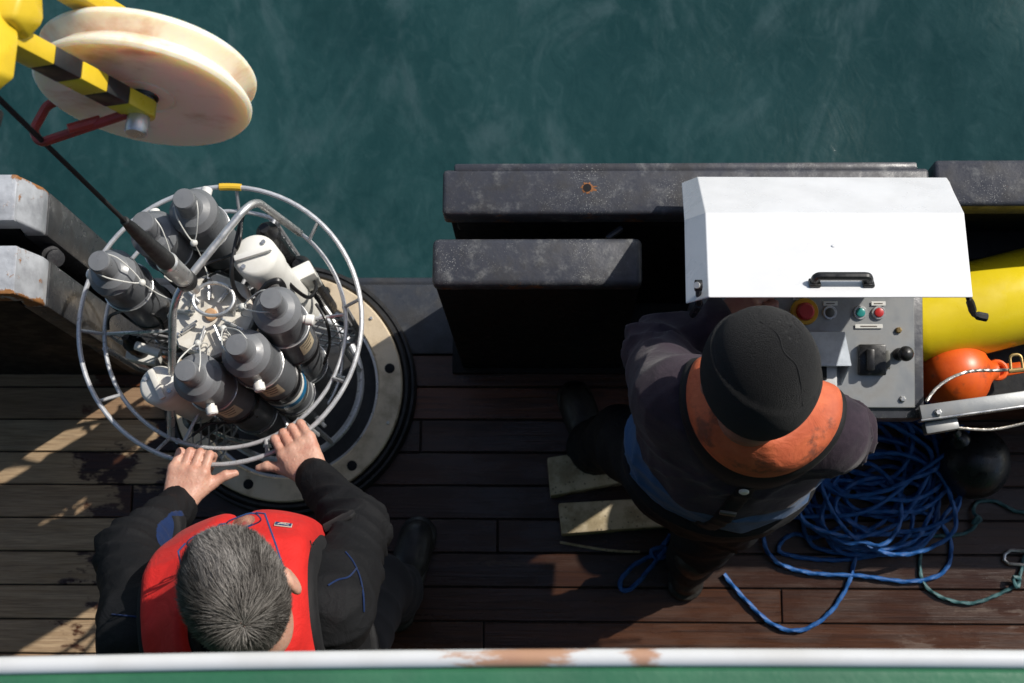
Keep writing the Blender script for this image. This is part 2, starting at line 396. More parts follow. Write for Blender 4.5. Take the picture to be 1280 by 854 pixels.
def arc_fillet(pts, r, n=6):
    """polyline with rounded corners"""
    pts = [Vector(p) for p in pts]; out = [pts[0]]
    for i in range(1, len(pts)-1):
        a = (pts[i-1]-pts[i]); b = (pts[i+1]-pts[i]); q = min(r, a.length*.45, b.length*.45)
        p0 = pts[i]+a.normalized()*q; p2 = pts[i]+b.normalized()*q
        for k in range(n+1):
            t = k/n; out.append(p0*(1-t)**2+pts[i]*2*t*(1-t)+p2*t*t)
    out.append(pts[-1]); return out
# ================================================================== SETTING
SEA_Z = -1.7
def make_sea():
    n = 180; u = np.linspace(-1, 1, n); g = 5.5*u + 2500*np.sign(u)*np.abs(u)**9
    Xg, Yg = np.meshgrid(g, g+1.5, indexing='ij'); r = np.hypot(Xg, Yg-1.5); Zg = np.zeros_like(Xg)
    rr = np.random.default_rng(3)
    for k in range(26):
        wl = .35+rr.random()*1.6; a = rr.normal(.6, .9); kx, ky = math.cos(a)*2*PI/wl, math.sin(a)*2*PI/wl
        Zg += .0036*wl*np.sin(kx*Xg+ky*Yg+rr.random()*6.28+.7*np.sin(ky*.6*Xg-kx*.6*Yg))
    Zg *= np.exp(-(r/7)**2); Zg += SEA_Z
    m = MB(); vs = np.stack([Xg, Yg, Zg], -1).reshape(-1, 3); i = np.arange(n*n).reshape(n, n)
    f = np.stack([i[:-1, :-1], i[1:, :-1], i[1:, 1:], i[:-1, 1:]], -1).reshape(-1, 4)
    m.v = vs.tolist(); m.f = f.tolist(); m.mi = [0]*len(f)
    return struct(m.build('sea', 'sea', sharp=180))
make_sea()
Y_EDGE = P(500, 355, 0).y; Y_W0 = P(600, 444, 0).y; Y_W8 = P(600, 777, 0).y
PITCH = (Y_W0-Y_W8)/8
struct(MB().box((0, (Y_EDGE-3.2)/2-.002, -.93), (9, Y_EDGE+3.196, 1.78)).build('hull', 'hull', smooth=False))
deck = struct(MB().box((0, (Y_W0-1.6)/2, -.0225), (8.6, Y_W0+1.6, .031)).build('deck', 'caulk', smooth=False))
def plank(x0, x1, ya, yb):
    dz = random.uniform(-.0012, .0012)
    return MB().box(((x0+x1)/2, (ya+yb)/2, -.004+dz), (x1-x0-.004, abs(ya-yb)-.0042, .012), bev=.0018, seg=1).build('plank', 'wood', deck, smooth=False)
joints = {2: P(526, 545, 0).x, 5: P(622, 668, 0).x, 0: -.55, 3: 1.05, 4: -1.2, 7: .62, 6: -1.05, 8: -.2}
for i in range(22):
    ya = Y_W0-PITCH*i; yb = ya-PITCH
    j = joints.get(i, random.uniform(-1.2, 1.2)); xs = [-2.3, j, 2.3]
    if abs(j) < .8 and i % 2: xs.insert(2, j+random.uniform(1.3, 1.6))
    xs = sorted(x for x in xs if -2.3 <= x <= 2.3)
    for a, b in zip(xs[:-1], xs[1:]): plank(a, b, ya, yb)
mg = MB().box((0, (Y_EDGE+Y_W0)/2+.0, -.006), (8.6, Y_EDGE-Y_W0-.004, .022), bev=.006)
mg.box((0, Y_EDGE+.012, -.075), (8.6, .03, .11), bev=.012)
struct(mg.build('deck_margin', 'margin'))

# ------------------------------------------------------------------ bulwarks (each a thing of its own)
def prism_xz(poly, y0, y1, bev, mi=0):
    return MB().hull([(x, y, z) for (x, z) in poly for y in (y0, y1)], bev, 3)
def bulwark(name, label, x0, x1, yf, yb, top=1.0, cap_t=.07, wall_t=None, ch0=0., ch1=0., mat='black_paint'):
    """cap rail over an upright plating; ch = chamfer at an end"""
    root = empty(name, ((x0+x1)/2, (yf+yb)/2, 0), label, 'bulwark', 'bulwark sections')
    poly = [(x0+ch0, top), (x1-ch1, top), (x1, top-ch1*1.3), (x1, top-cap_t-ch1*1.3), (x0, top-cap_t-ch0*1.3), (x0, top-ch0*1.3)]
    prism_xz(poly, yf, yb, .010).build('cap_rail', mat, root)
    return root
yo_f, yo_b = P(700, 268, 1.0).y, P(700, 211, 1.0).y
ys_f, ys_b = P(680, 357, 1.0).y, P(680, 297, 1.0).y
xA = P(553, 240, 1.0).x; xB = P(1163, 235, 1.0).x
b1 = bulwark('bulwark', 'long weathered black bulwark with a rusty drain hole behind the white hood', xA, xB, yo_f, yo_b)
MB().box(((xA+xB)/2, yo_b-.045, .465), (xB-xA-.012, .05, .925), bev=.006).build('plating', 'black_inner', b1)
MB().box(((xA+xB)/2+.01, yo_f+.022, .88), (xB-xA-.03, .018, .10), bev=.004).build('cap_flange', 'black_inner', b1)
MB().box(((xA+xB)/2, yo_b+.004, .985), (xB-xA-.05, .02, .03), bev=.006).build('rub_strip', 'black_paint', b1)
hp = P(734, 235, 1.0)
def mk_rust():
    a = NT('bare rusty steel'); c = a.mix(a.noise(70, 5), (.12, .04, .015), (.34, .14, .04)); a.bump(a.noise(120, 4), .4, .003); return a.set(c, .8, 0.)
M['rust'] = mk_rust()
hm = MB(); hn = 36; hr_ = [.0125+.0035*math.sin(k*1.7)*math.sin(k*.53+1)+(.010 if k < 4 or k > hn-3 else 0)*random.random() for k in range(hn)]
hm.add([(hp.x+.009*math.cos(2*PI*k/hn), hp.y+.009*math.sin(2*PI*k/hn), 1.0011) for k in range(hn)]+[(hp.x+hr_[k]*math.cos(2*PI*k/hn), hp.y+hr_[k]*math.sin(2*PI*k/hn), 1.0004) for k in range(hn)], [(k, hn+k, hn+(k+1) % hn, (k+1) % hn) for k in range(hn)])
hm.build('rust_stain', 'rust', b1)
MB().lathe([(0, .0014), (.0092, .0014), (.0098, .0)], 20, hp).build('drain_hole', 'black_inner', b1)
ring = MB(); rc = P(845, 299, .90); rc.y = yo_b-.085
ring.tube([rc+Vector((math.cos(a)*.014, 0, math.sin(a)*.014)) for a in np.linspace(0, 2*PI, 18, endpoint=False)], .004, 8, True); ring.build('eye_ring', 'stainless', b1)
lk = MB(); a0 = P(768, 300, .9); a0.y = yo_f-.015
lk.box(a0, (.045, .012, .022), frame((0, 0, 1), (.8, .6, 0)), bev=.004); lk.build('latch', 'black_paint', b1)

b2 = bulwark('bulwark', 'black bulwark section salt-speckled beyond the gap, above the yellow float', xB+.012, 2.6, P(1230, 257, 1.0).y, P(1230, 199, 1.0).y)
b2c = b2.children[0]
MB().box(((xB+2.6)/2+.006, yo_b-.04, .465), (2.6-xB-.03, .05, .925), bev=.006).build('plating', 'black_inner', b2)
MB().box(((xB+2.6)/2+.006, yo_b-.10, .72), (2.6-xB-.03, .07, .014), bev=.004).build('stringer', 'black_inner', b2)

xs0, xs1 = P(540, 330, 1.0).x, P(803, 330, 1.0).x
st = empty('gate_post', ((xs0+xs1)/2, (ys_f+ys_b)/2, 0), 'squat black steel box post with chalky top beside the gangway opening', 'post')
MB().box(((xs0+xs1)/2, (ys_f+ys_b)/2, .975), (xs1-xs0, ys_b-ys_f, .05), bev=.014, seg=3).build('top_plate', 'black_paint', st)
MB().box(((xs0+xs1)/2, (ys_f+ys_b)/2, .475), (xs1-xs0-.008, ys_b-ys_f-.008, .952), bev=.008).build('body', 'black_inner', st)
MB().box(((xs0+xs1)/2, (ys_f+ys_b)/2+.004, .012), (xs1-xs0+.05, ys_b-ys_f+.03, .012), bev=.004).build('foot_plate', 'black_inner', st)

def mk_glare_steel():
    a = NT('pale grey steel rusting along its back edge'); g = a.n('ShaderNodeNewGeometry').outputs['Position']; X = a.xyz(g); n = a.noise(22, 7, .7)
    Y0 = P(20, 217, 1.0).y; Y1 = P(20, 368, 1.0).y
    e = a.math('MAXIMUM', a.ramp(X[1], Y0-.020, Y0, 0, .30), a.ramp(X[1], Y1+.020, Y1, 0, .30)); e = a.math('MULTIPLY', e, a.ramp(X[0], -1.24, -1.14, .4, 1))
    rm = a.ramp(a.math('ADD', n, e), .60, .67); c = a.mix(a.ramp(a.noise(9, 6, .65), .4, .7), (.46, .48, .51), (.25, .26, .28)); c = a.mix(rm, c, a.mix(a.noise(60, 5), (.16, .055, .018), (.42, .20, .06)))
    a.bump(a.noise(30, 5), .25, .006); a.bump(rm, .5, .003); return a.set(c, a.math('ADD', .30, a.math('MULTIPLY', rm, .5)), .15)
M['glare_steel'] = mk_glare_steel()  # pale tone puts the sky glare on these plates into the colour
M['end_black'] = rusty('glossy black steel', (.032, .033, .036), .30, salt=.3, rust=.70)
def end_post(label, ya, yb, xfold, xend, xl):
    root = empty('bulwark_end', (xend-.3, (ya+yb)/2, 0), label, 'bulwark', 'bulwark ends left of the opening')
    m = MB(); T = .10
    m.hull([(x, y, z) for y in (ya, yb) for (x, z) in ((xl, 1.0), (xfold, 1.0), (xfold, .93), (xl, .93))], .008)
    m.build('cap_plate', 'glare_steel', root)
    m = MB(); m.hull([(x, y, z) for y in (ya+.001, yb-.001) for (x, z) in ((xfold-.002, .999), (xend-.004, .905), (xend-.004, .87), (xend-.05, .87), (xfold-.02, .9))], .007, 3)
    m.build('chamfer_plate', 'glare_steel', root)
    m = MB(); m.box((xend-.030, (ya+yb)/2, .4345), (.058, yb-ya-.004, .869), bev=.007); m.build('end_plate', 'end_black', root)
    MB().box(((xl+xend-.06)/2, (ya+yb)/2, .462), (xend-.06-xl, yb-ya-.012, .93), bev=.004).build('plating', 'black_inner', root)
    return root
e1 = end_post('grey steel bulwark end with rusted corner, outer one at the far left', P(20, 276, 1.0).y, P(20, 217, 1.0).y, P(20, 250, 1.0).x, P(52, 255, .925).x, -2.6)
e2 = end_post('grey steel bulwark end with rusted lip, inner one nearest the wooden deck', P(20, 368, 1.0).y, P(20, 306, 1.0).y, P(20, 340, 1.0).x, P(52, 345, .925).x, -2.6)
yg0 = P(20, 306, 1.0).y; yg1 = P(20, 276, 1.0).y
hb = MB(); hc = Vector((P(52, 255, .925).x-.012, (yg0+yg1)/2, .80))
hb.lathe([(0, -.05), (.017, -.05), (.017, -.03), (.024, -.028), (.024, -.006), (.015, -.004), (.015, .012), (.021, .014), (.021, .03), (.012, .032), (0, .032)], 14, hc, frame((.3, -.2, .4)))
hb = hb.build('hinge_bolt', 'end_black', e1)

# ------------------------------------------------------------------ upper deck edge (the photographer's rail)
RZ = 2.4
ra = [P(x, y, RZ) for x, y in ((-1400, 862), (-260, 837), (0, 832.5), (320, 826.5), (640, 823), (960, 822.5), (1280, 824.5), (1560, 828), (2700, 845))]
up = empty('upper_deck_rail', (0, ra[4].y, 2.2), 'white rust-stained rail above a green plate along the bottom edge', 'railing')
MB().tube(spline(ra, 10), .0100, 16).build('handrail', 'rail_white', up)
gm = MB(); pts = spline(ra, 4); vs = []; 
for p in pts:
    for (dy, z) in ((-.009, RZ+.000), (-.014, RZ+.006), (-.020, RZ+.007), (-.42, RZ+.004), (-.42, RZ-.06), (-.02, RZ-.06), (-.008, RZ-.05)): vs.append((p.x, p.y+dy, z))
k = 7; gm.add(vs, [(i*k+a, i*k+(a+1) % k, (i+1)*k+(a+1) % k, (i+1)*k+a) for i in range(len(pts)-1) for a in range(k)])
gm.build('green_plate', 'green_paint', up)
wl = MB(); wl.box((0, ra[4].y-.30, 2.0), (6, .012, .74)); wl.build('bulwark_plate', 'green_paint', up, smooth=False)
struct(MB().box((0, ra[4].y-1.6, 1.86), (7, 2.6, .06)).build('upper_deck', 'green_paint', smooth=False))
struct(MB().box((0, -1.45, .93), (7, .1, 1.80)).build('deckhouse_wall', 'green_paint', smooth=False))

# ================================================================== WATER SAMPLER
AX = Vector((-.760, .697, 0))
def L(x, y, z): return Vector((AX.x+x, AX.y+y, z))
ds = empty('docking_ring', (AX.x, AX.y, 0), 'dirty steel floor ring with drilled holes and black rubber rim under the water sampler', 'docking ring')
MB().lathe([(.258, .004), (.258, .050), (.262, .054), (.322, .054), (.326, .050), (.326, .004)], 96, AX).build('steel_ring', 'ring_steel', ds)
MB().lathe([(.250, .003), (.250, .040), (.2575, .040), (.2575, .003)], 96, AX).build('inner_lip', 'stainless', ds)
rb = MB(); 
rb.lathe([(.328, .002), (.328, .038), (.334, .046), (.341, .046), (.345, .038), (.347, .030), (.351, .036), (.357, .036), (.362, .028), (.363, .002)], 96, AX); rb.build('rubber_rim', 'rubber', ds)
for k in range(12):
    a = 2*PI*k/12+.18; c = L(.294*math.cos(a), .294*math.sin(a), .0)
    if k % 2 == 0: MB().lathe([(0, .0552), (.0125, .0552), (.0145, .0545)], 18, c).build('bolt_hole', 'black_inner', ds)
    else: MB().lathe([(0, .060), (.004, .060), (.005, .0545)], 10, L(.306*math.cos(a), .306*math.sin(a), 0)).build('stud', 'stainless', ds)
MB().lathe([(0, .004), (.249, .004)], 64, AX).build('dark_hollow_disc', 'rubber', ds)  # black disc added for the dark hollow inside the ring

ro = empty('water_sampler', (AX.x, AX.y, .05), 'round steel water sampling rosette with grey bottles hanging from the cable', 'water sampler')
def ring(R, z, r, n=80, dx=0, dy=0): return [L(dx+R*math.cos(t), dy+R*math.sin(t), z) for t in np.linspace(0, 2*PI, n, endpoint=False)]
ZR = .88
RING_C = P(276, 406, ZR)-Vector((AX.x, AX.y, 0)); RO = .322; RI = .279; ZI = .83
MB().tube(ring(RO, ZR, 0), .0056, 10, True).build('outer_ring', 'galv', ro)
MB().tube(ring(RI, ZI, 0, 80), .0050, 10, True).build('inner_ring', 'galv', ro)
MB().tube(ring(.215, .10, 0, 64), .010, 10, True).build('bottom_ring', 'galv', ro)
MB().tube(ring(.215, .46, 0, 64), .006, 8, True).build('middle_ring', 'stainless', ro)
for k, a in enumerate((10, 48, 86, 128, 183, 214, 246, 292, 335)):
    t = math.radians(a); m = MB(); m.tube([L(RI*math.cos(t), RI*math.sin(t), ZI), L(RO*math.cos(t), RO*math.sin(t), ZR)], .0042, 8); m.build('ring_bracket', 'galv', ro)
for a in (10, 70, 130, 190, 250, 310):
    t = math.radians(a); MB().tube(arc_fillet([L(RI*math.cos(t), RI*math.sin(t), ZI), L(RI*math.cos(t)*.99, RI*math.sin(t)*.99, .55), L(.215*math.cos(t), .215*math.sin(t), .42), L(.215*math.cos(t), .215*math.sin(t), .10)], .05), .007, 8).build('frame_upright', 'galv', ro)
tp = MB(); tp.tube([L(.322*math.cos(t), .322*math.sin(t), ZR) for t in np.linspace(math.radians(84), math.radians(93), 8)], .0085, 10); tp.build('yellow_tape', 'yellow_tape', ro)
pz = 1.02; pc = P(264, 394, 1.02); pc.z = 0
# lifting bail
def PL(px, py, z): return P(px, py, z)
t0 = math.radians(246); t1 = math.radians(54)
MB().tube(arc_fillet([L(RI*math.cos(t0), RI*math.sin(t0), ZI-.01), PL(216, 372, 1.16), PL(316, 248, 1.16), L(RI*math.cos(t1), RI*math.sin(t1), ZI)], .055, 8), .0088, 12).build('lifting_bail', 'stainless', ro)
MB().tube([PL(267, 374, 1.06)+Vector((math.cos(t)*.044, math.sin(t)*.036, 0)) for t in np.linspace(0, 2*PI, 36, endpoint=False)], .0040, 8, True).build('lifting_eye', 'stainless', ro)
for s in (-1, 1): MB().tube([PL(267, 374, 1.06)+Vector((.046*s, .0, 0)), pc+Vector((.05*s, 0, pz))], .0038, 8).build('eye_leg', 'stainless', ro)
# pylon with its trigger fingers
pm = MB(); pm.lathe([(0, pz-.06), (.095, pz-.06), (.098, pz-.055), (.098, pz-.006), (.093, pz), (0, pz)], 8, pc); py = pm.build('pylon', 'white_pylon', ro, sharp=20)
MB().lathe([(0, pz+.010), (.011, pz+.010), (.014, pz+.007), (.014, pz-.001)], 20, pc).build('pylon_hub', 'tan', py)
for k in range(9):
    a = 2*PI*k/9+.25; d = Vector((math.cos(a), math.sin(a), 0)); m = MB()
    m.box(pc+d*.056+Vector((0, 0, pz+.007)), (.040, .0075, .012), frame((0, 0, 1), d), bev=.003)
    m.tube([pc+d*.080+Vector((0, 0, pz+.0)), pc+d*.080+Vector((0, 0, pz+.018))], .0035, 8)
    m.tube([pc+d*.03+Vector((0, 0, pz+.020)), pc+d*.068+Vector((0, 0, pz+.019))], .0028, 6)
    m.build('trigger_finger', 'stainless', py)
MB().lathe([(0, .30), (.05, .30), (.052, .31), (.052, pz-.07), (.04, pz-.061), (0, pz-.061)], 24, pc).build('pylon_housing', 'black_plastic', ro)
MB().lathe([(0, .12), (.06, .12), (.062, .13), (.062, .29), (0, .29)], 24, pc).build('battery_housing', 'black_plastic', ro)
# bottles
def bottle(px, py, zt, dirlean=(0, 0), length=.80, sticker=False, band=False, knob=(1, 0)):
    top = P(px, py, zt); base = top+Vector((dirlean[0], dirlean[1], -length)); ax = (top-base).normalized(); R = frame(ax)
    m = MB(); h = (top-base).length; r = .051
    m.lathe([(.0, .03), (.022, .03), (.024, .05), (.030, .06), (.044, .075), (.046, .085), (r, .090), (r, .26), (r+.003, .262), (r+.003, .28), (r, .282), (r, h-.20), (r+.0025, h-.198), (r+.0025, h-.186), (r, h-.184), (r, h-.112), (r-.004, h-.111)], 36, base, R)
    b = m.build('sample_bottle', 'grey_pvc', ro, sharp=18)
    c = MB(); c.lathe([(r-.003, h-.1105), (r+.001, h-.1095), (r+.0012, h-.084), (r-.002, h-.080), (.041, h-.068), (.0275, h-.060), (.0245, h-.054), (.0235, h-.004), (.0215, h), (.0, h+.001)], 36, base, R); c.build('end_cap', 'grey_pvc2', b, sharp=18)
    kd = Vector((knob[0], knob[1], 0)).normalized(); kd = (kd-ax*kd.dot(ax)).normalized()
    kp = base+ax*(h-.135); k_ = MB(); k_.lathe([(0, .0), (.009, .0), (.009, .006), (.0125, .008), (.0125, .022), (.010, .025), (0, .025)], 16, kp+kd*(r-.002), frame(kd)); k_.build('vent_knob', 'white_bead', b)
    # lanyard from the cap to the pylon
    inw = Vector((AX.x-top.x, AX.y-top.y, 0)).normalized(); side = ax.cross(inw)
    l = MB(); l.tube(spline([base+ax*(h-.02)+side*.023, base+ax*(h-.03)+inw*.03+side*.022, base+ax*(h-.075)+inw*.07, base+ax*(h-.03)+inw*.03-side*.022, base+ax*(h-.02)-side*.023], 6), .0016, 6)
    l.tube(spline([base+ax*(h-.075)+inw*.07, base+ax*(h-.14)+inw*.085, pc+Vector((-inw.x*.085, -inw.y*.085, pz+.01))], 6), .0014, 6)
    l.sphere(base+ax*(h-.078)+inw*.072, .0085, 10); l.build('lanyard', 'lanyard', b)
    for zz in (.27, h-.19):
        w_ = MB(); w_.tube([base+ax*zz+R @ Vector((math.cos(a)*(r+.004), math.sin(a)*(r+.004), 0)) for a in np.linspace(0, 2*PI, 32, endpoint=False)], .002, 6, True); w_.build('clamp_wire', 'stainless', b)
    cbm = MB(); cbm.lathe([(r+.0005, h-.375), (r+.0035, h-.373), (r+.0035, h-.345), (r+.0005, h-.343)], 36, base, R); cbm.build('clamp_band', 'black_plastic', b, sharp=18)
    out = Vector((.55, -.8, 0)) if not sticker else Vector((math.cos(math.radians(sticker)), math.sin(math.radians(sticker)), 0))
    if sticker:
        out = (out-ax*out.dot(ax)).normalized(); tn = ax.cross(out)
        def patch(nm, mat, z0, z1, half, off, parent):
            vs = []; fs = []; n = 8
            for i in range(n+1):
                a = -half+2*half*i/n
                for z in (z0, z1): vs.append(base+ax*z+(out*math.cos(a)+tn*math.sin(a))*(r+off))
            for i in range(n): fs.append((2*i, 2*i+2, 2*i+3, 2*i+1))
            return MB().add(vs, fs).build(nm, mat, parent)
        s_ = patch('sticker', 'sticker', h-.30, h-.225, .42, .0012, b)
        for q in range(3): patch('print_line', 'print', h-.24-.018*q, h-.234-.018*q, .30-.06*q, .0016, s_)
        if band:
            bm_ = MB(); bm_.lathe([(r+.0015, h-.47), (r+.002, h-.469), (r+.002, h-.40), (r+.0015, h-.399)], 36, base, R); bm_.build('white_band', 'white_plastic', b)
            bm_ = MB(); bm_.lathe([(r+.003, h-.44), (r+.0032, h-.439), (r+.0032, h-.415), (r+.003, h-.414)], 36, base, R); bm_.build('blue_band', 'blue_tape', b)
    # spigot near the foot
    sp = MB(); sd = Vector((top.x-AX.x, top.y-AX.y, 0)).normalized(); sd = (sd-ax*sd.dot(ax)).normalized(); sp0 = base+ax*.15+sd*r
    sp.lathe([(0, 0), (.006, 0), (.006, .012), (.010, .013), (.010, .020), (.005, .021), (.005, .034), (0, .034)], 12, sp0, frame(sd)); sp.box(sp0+sd*.017, (.006, .03, .006), frame(sd), bev=.002)
    sp.build('spigot', 'white_bead', b)
    return b
bottle(123, 326, 1.17, (.03, -.035), knob=(-1, .2))
bottle(178, 277, 1.16, (.02, -.02), knob=(-.3, 1))
bottle(229, 248, 1.17, (0, -.03), knob=(.2, 1))
bottle(338, 373, 1.17, (-.03, -.05), sticker=-30, knob=(1, -.1))
bottle(295, 431, 1.17, (.03, -.015), sticker=-70, band=True, knob=(.3, -1))
bottle(231, 463, 1.17, (.05, .0), sticker=-65, knob=(.3, -1))
# white instruments
def can(px, py, zt, r, ln, nm, slot, lean=(0, 0)):
    top = P(px, py, zt); base = top+Vector((lean[0], lean[1], -ln)); ax = (top-base).normalized(); R = frame(ax, slot)
    m = MB(); m.lathe([(0, 0), (r, 0), (r, ln-.09), (r+.004, ln-.088), (r+.004, ln-.012), (r, ln-.004), (r-.006, ln), (0, ln)], 36, base, R); b = m.build(nm, 'white_plastic', ro)
    MB().box(top+ax*.006, (2*r-.008, .014, .012), R, bev=.003).build('grip_rib', 'white_plastic', b)
    for s in (-1, 1): MB().lathe([(0, .003), (.005, .003), (.005, 0)], 10, top+R @ Vector((s*r*.6, r*.45*s, 0)), R).build('screw', 'stainless', b)
    return b
can(317, 318, 1.10, .045, .42, 'instrument_can', (1, .3, 0), (.03, -.03))
can(197, 481, .99, .040, .30, 'instrument_can', (.5, -1, 0), (.02, 0))
# black pressure housings strapped in the frame
for (px, py, z, ln, r, lean) in ((330, 285, 1.0, .5, .022, (.02, -.02)), (372, 330, .80, .45, .025, (0, 0)), (150, 415, .82, .4, .020, (.10, -.10)), (240, 520, .6, .4, .028, (0, 0)), (310, 500, .62, .45, .03, (0, 0))):
    t_ = P(px, py, z); b_ = t_+Vector((lean[0], lean[1], -ln)); MB().lathe([(0, 0), (r, 0), (r, ln-.06), (r*1.15, ln-.058), (r*1.15, ln-.03), (r*.7, ln-.02), (r*.5, ln), (0, ln)], 20, b_, frame(t_-b_)).build('pressure_housing', 'black_plastic', ro)
MB().box(P(180, 447, .70), (.075, .03, .05), frame((0, 0, 1), (1, -.2, 0)), bev=.004).build('bracket_block', 'white_plastic', ro)
MB().tube([P(170, 432, .80), P(200, 442, .80)], .011, 12).build('hose_tail', 'white_plastic', ro)
MB().box(P(383, 347, .80), (.05, .035, .12), frame((0, 0, 1), (1, .5, 0)), bev=.004).build('bracket_block', 'white_plastic', ro)
# expanded metal panels
def lattice(c0, c1, zt, zb, nu=9, nv=7):
    m = MB(); c0 = Vector(c0); c1 = Vector(c1)
    def q(u, v): p = c0.lerp(c1, u); return Vector((p.x, p.y, zt+(zb-zt)*v))
    for i in range(nu):
        for j in range(nv):
            u0, u1 = i/nu, (i+1)/nu; v0, v1 = j/nv, (j+1)/nv
            if (i+j) % 2: m.tube([q(u0, v0), q(u1, v1)], .0022, 4, caps=False)
            else: m.tube([q(u0, v1), q(u1, v0)], .0022, 4, caps=False)
    for a, b in ((q(0, 0), q(1, 0)), (q(0, 1), q(1, 1)), (q(0, 0), q(0, 1)), (q(1, 0), q(1, 1))): m.tube([a, b], .0042, 6)
    return m.build('mesh_panel', 'galv', ro)
def rad(a, r): t = math.radians(a); return L(r*math.cos(t), r*math.sin(t), 0)
lattice(rad(183, .08), rad(183, .272), .83, .58); lattice(rad(66, .09), rad(66, .272), .86, .55, 9, 9)
lattice(rad(8, .10), rad(8, .272), .80, .50); lattice(rad(258, .09), rad(250, .272), .78, .42, 9, 9); lattice(rad(300, .09), rad(300, .26), .62, .38)
# signal cables
def cable_part(pts, r=.0042, mat='black_plastic', nm='signal_cable', n=8): return MB().tube(spline([P(*p) for p in pts], 8), r, n).build(nm, mat, ro)
cable_part([(302, 268, 1.10), (300, 300, 1.12), (290, 318, 1.08), (258, 330, 1.06), (232, 345, 1.1)], .0035)
cable_part([(305, 262, 1.10), (290, 330, 1.10), (295, 365, 1.05), (315, 380, 1.0), (330, 372, .98)], .005)
cable_part([(322, 372, 1.06), (335, 355, 1.08), (350, 352, 1.08), (355, 368, 1.02), (345, 385, .95)], .007)
cable_part([(352, 305, 1.0), (350, 335, .98), (362, 355, .95), (385, 372, .86), (395, 360, .82), (390, 345, .8)], .0045)
cable_part([(135, 412, .84), (138, 395, .86), (165, 388, .9), (195, 395, .9), (205, 412, .88)], .004)
cable_part([(262, 440, .95), (275, 470, .9), (305, 505, .75), (320, 525, .6)], .0045)
cable_part([(300, 405, .93), (330, 400, .8), (365, 420, .6), (385, 450, .5)], .004)
cable_part([(250, 420, .95), (235, 440, .93), (222, 470, .9), (212, 500, .85), (218, 530, .8)], .0038)
cable_part([(285, 345, 1.02), (272, 340, 1.05), (255, 352, 1.02), (245, 372, .98), (232, 392, .96), (228, 415, .94)], .0032)
cable_part([(300, 420, .9), (318, 440, .82), (345, 470, .7), (372, 505, .5), (385, 535, .3)], .0042)
cable_part([(395, 380, .8), (408, 402, .8), (412, 430, .76), (405, 455, .7)], .0036)
cable_part([(240, 545, .78), (262, 530, .78), (290, 528, .76), (322, 520, .76)], .0036)
cable_part([(310, 300, 1.0), (322, 296, 1.05), (340, 308, 1.02), (352, 330, .95), (356, 352, .9)], .003, 'lanyard', 'tie_line')
cable_part([(258, 400, .99), (268, 415, .98), (262, 430, .98), (270, 440, .97)], .0015, 'lanyard', 'tie_line')
cable_part([(205, 345, 1.05), (215, 352, 1.04), (222, 346, 1.05), (228, 356, 1.04)], .0015, 'lanyard', 'tie_line')
for (px, py) in ((303, 377), (318, 380)): MB().tube([P(px, py, 1.0), P(px+7, py+2, 1.0)], .010, 10).build('red_plug', 'red_plastic', ro)
# hoisting cable and termination
cb0 = P(240, 358, 1.14); 
hc_ = empty('hoisting_cable', cb0, 'black steel hoisting cable with rubber boot running up past the sheave', 'cable')
up_ = Vector((0, 0, 1)); top_cb = Vector((cb0.x-.0, cb0.y, 4.6))
def cz(z): return Vector((cb0.x, cb0.y, z))
Z1 = 1.30; Z2 = 1.36; Z3 = 1.60
MB().lathe([(0, cb0.z-.03), (.010, cb0.z-.03), (.012, cb0.z+.01), (.018, cb0.z+.03), (.020, cb0.z+.04)], 20, (cb0.x, cb0.y, 0)).build('clevis', 'stainless', hc_)
MB().lathe([(.020, cb0.z+.038), (.022, cb0.z+.04), (.022, cb0.z+.07), (.020, cb0.z+.072)], 20, (cb0.x, cb0.y, 0)).build('rubber_sleeve', 'rubber', hc_)
MB().lathe([(.0195, cb0.z+.07), (.0205, cb0.z+.075), (.0205, Z1+.02), (.0215, Z1+.025), (.0215, Z1+.035), (.017, Z1+.04)], 24, (cb0.x, cb0.y, 0)).build('steel_socket', 'stainless', hc_)
MB().lathe([(.0175, Z1+.038), (.0185, Z1+.045), (.016, Z1+.12), (.011, Z3-.03), (.0085, Z3), (.0082, Z3+.015), (.005, Z3+.018)], 20, (cb0.x, cb0.y, 0)).build('bend_boot', 'rubber', hc_)
MB().tube([cz(Z3+.01), cz(2.2), cz(3.2), top_cb], .0042, 10).build('wire', 'webbing', hc_)

# ================================================================== SHEAVE BLOCK
shc = P(183, 101, 2.05); n_ = Vector((-.09, -.95, .11)).normalized()
sv = empty('sheave_block', shc, 'cream nylon sheave in yellow and black striped frame with red guard', 'sheave')
RS = .158; Rm = frame(n_, (1, -.10, 0))
MB().lathe([(0, .026), (.044, .026), (.046, .023), (.049, .026), (RS-.014, .030), (RS-.004, .029), (RS, .024), (RS, .019), (RS-.003, .015), (RS-.016, .003), (RS-.018, 0), (RS-.016, -.003), (RS-.003, -.015), (RS, -.019), (RS, -.024), (RS-.004, -.029), (RS-.014, -.030), (.049, -.026), (0, -.026)], 96, shc, Rm).build('sheave_wheel', 'sheave', sv)
MB().lathe([(.0165, .026), (.0175, .0285), (.022, .0285), (.023, .026)], 32, shc, Rm).build('hub_seal', 'black_plastic', sv)
axp = shc+n_*.034
def bar_part(a, b, wid, th, nrm, nm, mat, parent, bev=.004):
    a = Vector(a); b = Vector(b); d = (b-a); R = frame(nrm, d)
    return MB().box((a+b)/2, (d.length, wid, th), R, bev=bev).build(nm, mat, parent)
d_arm = (P(0, 38, 2.28)-axp); d_arm = (d_arm-n_*d_arm.dot(n_)*1.0).normalized(); d_arm = (P(8, 36, 2.30)-axp).normalized()
nA = (n_-d_arm*n_.dot(d_arm)).normalized()
La = [0, .075, .125, .185, .235, .55]
